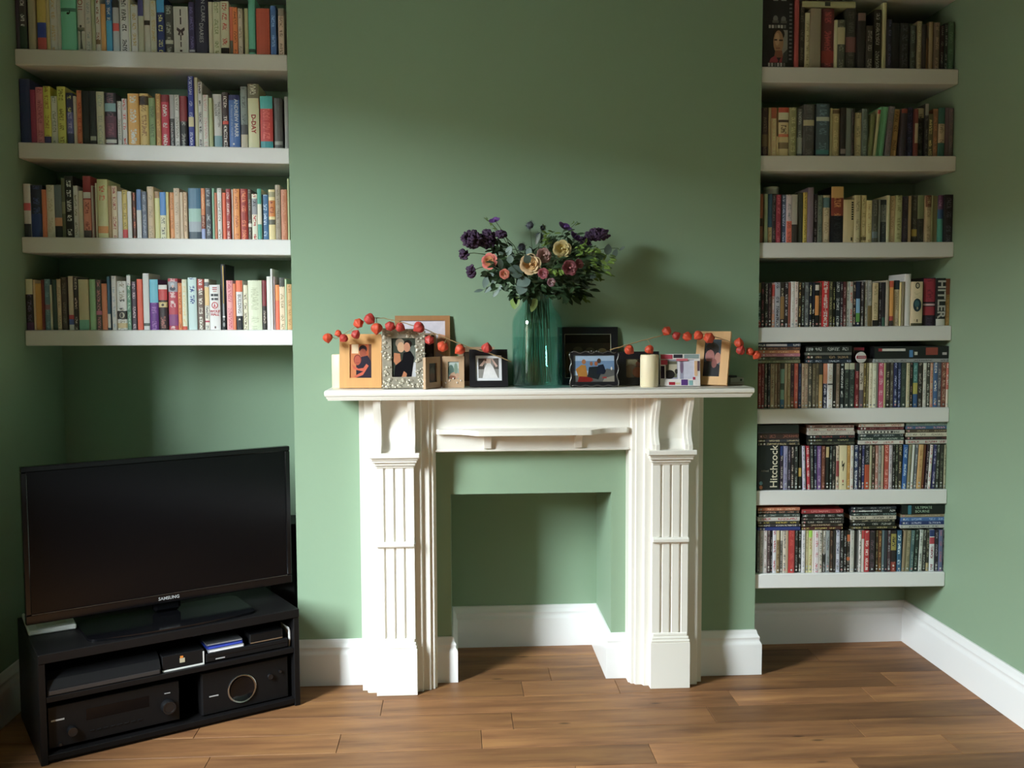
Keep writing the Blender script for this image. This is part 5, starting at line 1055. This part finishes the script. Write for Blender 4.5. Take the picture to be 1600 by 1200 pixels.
def plan():
    """give every stem its own place in the neck, on the side it leans to"""
    n = len(CALLS); slots = [(math.sqrt((k+.5)/n)*math.cos(k*2.39996), math.sqrt((k+.5)/n)*math.sin(k*2.39996)) for k in range(n)]
    tips = [at_y(*a[1:4]) for _, a in CALLS]
    want = [((t.x-VX)/.36, (t.y-VY)/.36) for t in tips]; left = list(range(n)); got = [None]*n
    for i in sorted(range(n), key=lambda i: -(want[i][0]**2+want[i][1]**2)):
        l = math.hypot(*want[i]); w_ = want[i] if l <= 1 else (want[i][0]/l, want[i][1]/l)
        k = min(left, key=lambda k: (slots[k][0]-w_[0])**2+(slots[k][1]-w_[1])**2); left.remove(k); got[i] = slots[k]
    for i in range(n):
        pts = stem_path(tips[i], got[i])
        if CALLS[i][0].__name__ == 'greens': pts[0] = pts[0].lerp(pts[2], .6); pts[1] = pts[0].lerp(pts[2], .5)   # short filler stems end above the water
        PATHS.append(pts)
        mb = MB().tube([p-pts[0] for p in pts], [.002]*3+[.0018,.0016,.0015,.0013], 6); piece(mb, pts[0], i, False)
    piece(VASE, vs_.location, -9, False)
    rank = {'rose': 0, 'lisianthus': 1, 'thistle': 2, 'statice': 3, 'eucalyptus': 4, 'greens': 5}
    for i in sorted(range(n), key=lambda i: rank[CALLS[i][0].__name__]): _cur[0] = i; CALLS[i][0](*CALLS[i][1])
_cur = [0]
def call(fn):
    def go(*a): CALLS.append((fn, a))
    return go
def flower(name, label, cat, tip, rad=.0018):
    pts = PATHS[_cur[0]]; t = tag(empty(name, pts[0]), label, cat, 'cut flowers and foliage in the vase')
    MB().tube([p-pts[0] for p in pts], [rad*1.1]*3+[rad,rad*.9,rad*.8,rad*.7], 6).build('stem', M_STEM, t, True)
    d = (pts[-1]-pts[-3]).normalized()
    return t, pts[-1]-pts[0], d, pts, pts[0]
def petal_mesh(r, m, open_, seed):
    """cupped petal: base at the origin, outer face towards +x, up is z"""
    mb = MB(); nu, nv = 6, 6; vs = []
    for j in range(nv+1):
        v = j/nv
        rr_ = r*(.18+.82*math.sin(min(1,v*1.15)*math.pi/2))*(1 if v < .8 else 1+(v-.8)*open_*2.2)
        z = r*1.2*v**1.15*(1-.45*open_*v)
        for i in range(nu+1):
            u = (i/nu-.5)*2; a = u*.92*(math.sin(math.pi*(v*.66+.22))**.6)
            ed = 1-.18*v*u*u
            vs.append((rr_*math.cos(a), rr_*math.sin(a), z*ed))
    fs_ = [(j*(nu+1)+i, j*(nu+1)+i+1, (j+1)*(nu+1)+i+1, (j+1)*(nu+1)+i) for j in range(nv) for i in range(nu)]
    o = len(vs); vs2 = [(x*.965, y*.965, z) for x, y, z in vs]
    mb.add(vs+vs2, fs_+[tuple(o+q for q in f[::-1]) for f in fs_]); return mb.mesh('petal', m, True)
def face(d):   # rotation taking +z to d
    return Vector((0,0,1)).rotation_difference(d).to_matrix().to_4x4()
@call
def rose(label, px, py, Y, r, c_out, c_in, look=(0,-1,.25)):
    r *= .72; tip = at_y(px, py, Y); t, p, d, pts, base = flower('rose', label, 'flower', tip)
    d = (Vector((look[0]*.8,look[1]-.3,look[2]*.6)).normalized()+d*.1+Vector((frr.uniform(-.15,.15),0,frr.uniform(-.1,.1)))).normalized()
    mo = mat('rose_petal_'+c_out, c_out, .6, var=.15, vscale=40); mi_ = mat('rose_petal_'+c_in, c_in, .6, var=.15, vscale=40)
    M0 = Matrix.Translation(p-d*r*.8) @ face(d)
    for ring, (n, sc, op, mm) in enumerate(((3,.36,.0,mi_),(4,.52,.1,mi_),(5,.68,.2,mi_),(5,.84,.36,mo),(6,1.0,.56,mo))):
        me_ = petal_mesh(r*sc, mm, op, ring)
        for k in range(n):
            o = link('petal', me_, t); o.matrix_local = MM = M0 @ Matrix.Rotation(2*math.pi*k/n+ring*.6+frr.uniform(-.1,.1), 4, 'Z') @ Matrix.Rotation(op*.75, 4, 'Y')
            if ring > 2: pm = MB(); pm.add([MM @ v.co for v in me_.vertices], [list(q.vertices) for q in me_.polygons]); piece(pm, base, _cur[0], False)
    MB().sphere((0,0,r*.5), r*.2, r*.2, r*.45, 10, 7).tf(M0).build('heart', mi_, t, True)
    sp_ = MB()
    for k in range(5): a = k*1.257; leaf_into(sp_, Vector((0,0,-.001)), Vector((math.cos(a),math.sin(a),.25)), Vector((0,0,-1)), r*.8, r*.3)
    sp_.tf(M0).build('sepals', M_LEAF, t, True)
    lv = MB()
    for k in range(3):
        q = pts[4].lerp(pts[6], .25*k)-base
        for _ in range(14):
            dr = Vector((frr.uniform(-1,1),frr.uniform(-1,.2),frr.uniform(-.3,.5)))
            one = leaf_into(MB(), q, dr, Vector((0,-.5,.8)), .05, .028)
            if piece(one, base, _cur[0]): merge(lv, one); break
    if lv.v: lv.build('leaves', M_LEAF, t, True)
rose('coral pink rose at the TV side of the bouquet', 763, 407, -.25, .031, 'c86a60', 'd89a70', (-.35,-.8,.3))
rose('large peach rose in the middle of the bouquet', 829, 412, -.37, .038, 'd4b890', 'dcb884', (0,-1,.3))
rose('cream yellow rose standing high in the bouquet', 879, 388, -.27, .034, 'd8c48c', 'dcc888', (.1,-1,.3))
rose('dusky pink rose between the peach and yellow ones', 851, 398, -.33, .028, 'b88a84', 'c09a90', (.1,-.8,.6))
rose('deep pink rose at the shelf side of the bouquet', 892, 418, -.43, .028, '98565e', 'a8686e', (.3,-.9,.1))
rose('pink rosebud tucked behind the deep pink rose', 907, 411, -.40, .018, 'a05a64', 'b87078', (.5,-.5,.6))
rose('small coral rosebud below the coral pink rose', 788, 428, -.38, .018, 'c07060', 'd09078', (-.1,-1,.1))
rose('small raspberry pink rosebud under the peach rose', 849, 427, -.45, .019, '98505a', 'b0707a', (0,-1,.1))
rose('pale mauve rosebud low in the bouquet centre', 862, 441, -.46, .015, 'a88490', 'b89aa0', (.2,-1,0))
@call
def statice(label, px, py, Y, spread, n):
    tip = at_y(px, py, Y); t, p, d, pts, base = flower('statice', label, 'flower', tip)
    mb = MB(); br = MB()
    for k in range(n):
        while True:
            q = Vector((frr.uniform(-1,1), frr.uniform(-1,1), frr.uniform(-1,1)))
            if q.length < 1: break
        c = p+Vector((q.x*spread[0], q.y*spread[1], q.z*spread[2]))
        if base.y+c.y > -.025: c.y = -.025-base.y-frr.random()*.02
        s_ = .004+.005*frr.random()
        one = MB().sphere(c, s_, s_, s_*.8, 6, 4, noise=.5)
        if not piece(one, base, _cur[0]): continue
        merge(mb, one)
        if k % 14 == 0:
            one = MB().tube([p-d*.02, c], .0008, 4)
            if piece(one, base, _cur[0]): merge(br, one)
    mb.build('florets', M_STAT, t)['kind'] = 'stuff'
    if br.v: br.build('branchlets', M_STEM, t)
statice('broad purple statice head at the TV side', 738, 374, -.2, (.042,.035,.035), 190)
statice('purple statice head beside the broadest one', 762, 373, -.17, (.033,.035,.038), 150)
statice('small purple statice sprig hanging at the bouquet edge', 725, 397, -.2, (.017,.017,.02), 50)
statice('drooping purple statice sprig below the coral rose', 736, 424, -.22, (.016,.016,.026), 60)
statice('small purple statice tuft above the coral rose', 783, 366, -.2, (.02,.02,.016), 60)
statice('broad purple statice head at the shelf side', 934, 366, -.16, (.046,.035,.024), 190)
statice('dark purple statice sprig under the shelf side head', 915, 377, -.17, (.026,.025,.02), 70)
@call
def lisianthus(label, px, py, Y, r):
    tip = at_y(px, py, Y); t, p, d, pts, base = flower('lisianthus', label, 'flower', tip, .0013)
    dd = (d+Vector((.2,-.5,.2))).normalized(); M0 = Matrix.Translation(p-dd*r*.6) @ face(dd); me_ = petal_mesh(r, M_LISI, .6, 0)
    for k in range(5):
        o = link('petal', me_, t); o.matrix_local = MM = M0 @ Matrix.Rotation(1.257*k, 4, 'Z') @ Matrix.Rotation(.25, 4, 'Y')
        pm = MB(); pm.add([MM @ v.co for v in me_.vertices], [list(q.vertices) for q in me_.polygons]); piece(pm, base, _cur[0], False)
    MB().sphere((0,0,r*.3), r*.3, r*.3, r*.4, 8, 6).tf(M0).build('heart', M_LISI, t, True)
lisianthus('violet lisianthus standing highest on the shelf side', 884, 353, -.15, .021)
lisianthus('violet lisianthus just below the highest one', 901, 369, -.17, .02)
lisianthus('violet lisianthus bud standing highest on the TV side', 772, 343, -.14, .016)
@call
def thistle(label, px, py, Y, r):
    tip = at_y(px, py, Y); t, p, d, pts, base = flower('thistle', label, 'flower', tip, .0011)
    mb = MB().sphere(p, r*.72, r*.72, r*.72, 9, 7)
    for k in range(46):
        q = Vector((frr.gauss(0,1),frr.gauss(0,1),frr.gauss(0,1))).normalized(); mb.tube([p+q*r*.55, p+q*r*1.15], [.0011,.0002], 4)
    piece(mb, base, _cur[0], False); mb.build('head', M_THI, t)
thistle('round blue-grey thistle head above the peach rose', 828, 352, -.16, .02)
thistle('small blue-grey thistle head beside the highest thistle', 848, 356, -.12, .014)
thistle('blurred blue-grey thistle head behind the dusky rose', 843, 369, -.1, .02)
thistle('low blue-grey thistle head among the eucalyptus', 815, 386, -.13, .021)
@call
def eucalyptus(label, px, py, Y, leaves):
    """branch with round grey leaves where the photo shows them"""
    tip = at_y(px, py, Y); t, p, d, pts, base = flower('eucalyptus', label, 'foliage', tip, .0014)
    for lx, ly, L, Wd, ax in leaves:
        dr = Vector((math.cos(ax), -.35, math.sin(ax))).normalized(); mb = MB()
        for k in range(30):
            q = at_y(lx, ly, min(-.04, Y+(-1)**k*.012*((k+1)//2)))
            mb = leaf_into(MB(), q-dr*L*.5-base, dr, Vector((frr.uniform(-.3,.3),-1,.5)), L, Wd, fold=.08, curl=.12, k=6)
            near = min(pts[2:], key=lambda s: (s-q).length); mb2 = MB().tube([near-base, q-dr*L*.5-base], .0008, 4)
            if piece(mb, base, _cur[0]): break
        if not piece(mb2, base, _cur[0]): mb2 = MB().tube([q-dr*L*.62-base, q-dr*L*.5-base], .0008, 4)
        lf = mb.build('leaf', M_EUC, t, True); mb2.build('leaf_stalk', M_STEM, lf)
E_ = math.radians
eucalyptus('eucalyptus sprig of broad grey leaves in the bouquet middle', 808, 425, -.36, [(806,424,.06,.055,E_(160)),(818,440,.055,.05,E_(200)),(797,405,.03,.026,E_(80)),(824,405,.032,.034,E_(120)),(782,412,.04,.025,E_(100)),(815,450,.05,.045,E_(250))])
eucalyptus('eucalyptus sprig with a pale upright leaf near the thistles', 797, 390, -.27, [(795,392,.036,.028,E_(70)),(826,393,.03,.024,E_(60)),(784,396,.03,.012,E_(150)),(803,402,.03,.014,E_(130)),(806,412,.028,.012,E_(60))])
eucalyptus('drooping eucalyptus sprig at the TV side of the vase neck', 760, 450, -.22, [(770,432,.052,.03,E_(265)),(759,440,.05,.026,E_(250)),(763,452,.04,.018,E_(40)),(748,454,.036,.014,E_(190)),(783,448,.045,.016,E_(60)),(775,458,.04,.015,E_(50))])
eucalyptus('eucalyptus sprig with round leaves reaching to the shelf side', 966, 388, -.14, [(950,390,.042,.032,E_(85)),(961,396,.036,.022,E_(70)),(972,388,.026,.010,E_(40)),(930,392,.034,.022,E_(60)),(919,402,.036,.024,E_(120)),(940,404,.034,.012,E_(20))])
eucalyptus('eucalyptus sprig low on the shelf side of the bouquet', 912, 447, -.25, [(900,436,.04,.03,E_(300)),(915,446,.036,.02,E_(330)),(890,450,.04,.03,E_(280)),(870,452,.045,.034,E_(260)),(925,432,.034,.02,E_(0))])
@call
def greens(label, px, py, Y, n, spread, L, m, joined='foliage'):
    tip = at_y(px, py, Y); t, p, d, pts, base = flower('leafy_spray', label, 'foliage', tip, .0013)
    mb = MB()
    for k in range(n*4):
        if len(mb.f) >= n*16: break
        u = frr.random()**.7; q = (pts[4].lerp(pts[6], u) if u < .9 else pts[6])-base+Vector((frr.uniform(-1,1)*spread, frr.uniform(-1,1)*spread, frr.uniform(-1,1)*spread*.8))
        dr = (d+Vector((frr.uniform(-1.2,1.2),frr.uniform(-1.2,.6),frr.uniform(-.7,.7)))).normalized()
        l = L*frr.uniform(.7,1.2)
        if base.y+q.y+dr.y*l > -.02: q.y = -.02-base.y-max(0,dr.y*l)-.005
        one = leaf_into(MB(), q, dr, Vector((frr.uniform(-.5,.5),-.6,.7)), l, l*.42, k=4)
        if piece(one, base, _cur[0]): merge(mb, one)
    if mb.v: mb.build('leaves', m, t, True)
greens('fresh green sprig between the thistles and yellow rose', 860, 365, -.24, 26, .022, .03, M_LIME)
greens('pale budding sprig standing highest on the TV side', 756, 340, -.12, 10, .012, .016, M_LIME)
greens('budding sprig standing highest beside the lisianthus', 902, 346, -.12, 8, .012, .015, M_LIME)
greens('fresh green sprig at the shelf side edge', 944, 400, -.26, 34, .03, .028, M_LIME)
greens('green sprig hanging low at the shelf side', 938, 428, -.2, 26, .028, .03, M_LIME)
greens('dark leafy stem filling the shelf side of the bouquet', 900, 400, -.2, 40, .045, .045, M_LEAF)
greens('dark leafy stem filling the front of the bouquet', 862, 432, -.31, 44, .05, .045, M_LEAF)
greens('dark leafy stem filling the TV side of the bouquet', 795, 420, -.22, 40, .045, .045, M_LEAF)
greens('dark leafy stem spilling over the vase rim', 815, 455, -.24, 40, .04, .042, M_LEAF)
greens('dark leafy stem hanging over the rim on the shelf side', 905, 452, -.2, 44, .045, .042, M_LEAF)
greens('dark leafy stem behind the roses', 848, 395, -.14, 44, .06, .045, M_LEAF)
greens('fine leafy stem behind the purple statice', 770, 385, -.12, 24, .03, .035, M_LEAF)
greens('short fresh leaves under the raspberry rosebud', 868, 425, -.44, 18, .018, .024, M_LIME)
greens('small fresh leaves at the TV edge of the bouquet', 752, 428, -.2, 10, .012, .02, M_LIME)
greens('thin drooping sprig low on the shelf side edge', 915, 462, -.19, 20, .026, .024, M_LIME)
greens('dark leafy stem reaching forward on the shelf side', 905, 425, -.36, 40, .05, .045, M_LEAF)
greens('dark leafy stem reaching forward over the vase', 850, 440, -.36, 34, .05, .045, M_LEAF)
greens('dark leafy stem spreading to the shelf side edge', 925, 412, -.30, 34, .045, .04, M_LEAF)
greens('fresh green sprig reaching out over the frames', 945, 415, -.38, 30, .03, .028, M_LIME)
greens('fresh green sprig above the deep pink rose', 925, 388, -.36, 26, .026, .026, M_LIME)
greens('dark leafy stem under the coral rose', 785, 440, -.3, 36, .035, .04, M_LEAF)
greens('grey-green leafy stem low in the middle', 870, 455, -.34, 30, .04, .04, M_LEAF)
greens('leafy stem beneath the lisianthus', 890, 372, -.22, 30, .035, .032, M_LEAF)
greens('dark leafy stem between the peach and coral roses', 800, 415, -.32, 34, .04, .036, M_LEAF)
greens('dark leafy stem under the deep pink rose', 885, 440, -.42, 34, .04, .036, M_LEAF)
greens('dark leafy stem above the coral rose', 785, 388, -.18, 26, .035, .034, M_LEAF)
greens('dark leafy stem drooping at the TV side', 770, 425, -.28, 34, .04, .036, M_LEAF)
greens('dark leafy stem drooping over the vase front', 830, 450, -.3, 34, .04, .038, M_LEAF)
plan()
# pale leaf hanging in front of the glass neck
gl_ = MB(); leaf_into(gl_, Vector((0,0,0)), Vector((-.35,-.1,-1)), Vector((0,-1,.1)), .062, .028, fold=.1, curl=-.05, k=6)
hl = gl_.build('hanging_leaf', mat('pale_green_leaf', (.22,.30,.10), .5), smooth=True, loc=at_y(838, 464, -.185)); tag(hl, 'single pale green leaf hanging in front of the vase neck', 'foliage', 'cut flowers and foliage in the vase')
gl_ = MB(); leaf_into(gl_, Vector((0,0,0)), Vector((-.1,-.1,-1)), Vector((-.3,-1,.1)), .055, .04, fold=.1, curl=-.05, k=6)
hl = gl_.build('hanging_leaf', M_LIME, smooth=True, loc=at_y(806, 461, -.19)); tag(hl, 'broad olive leaf hanging beside the vase neck', 'foliage', 'cut flowers and foliage in the vase')
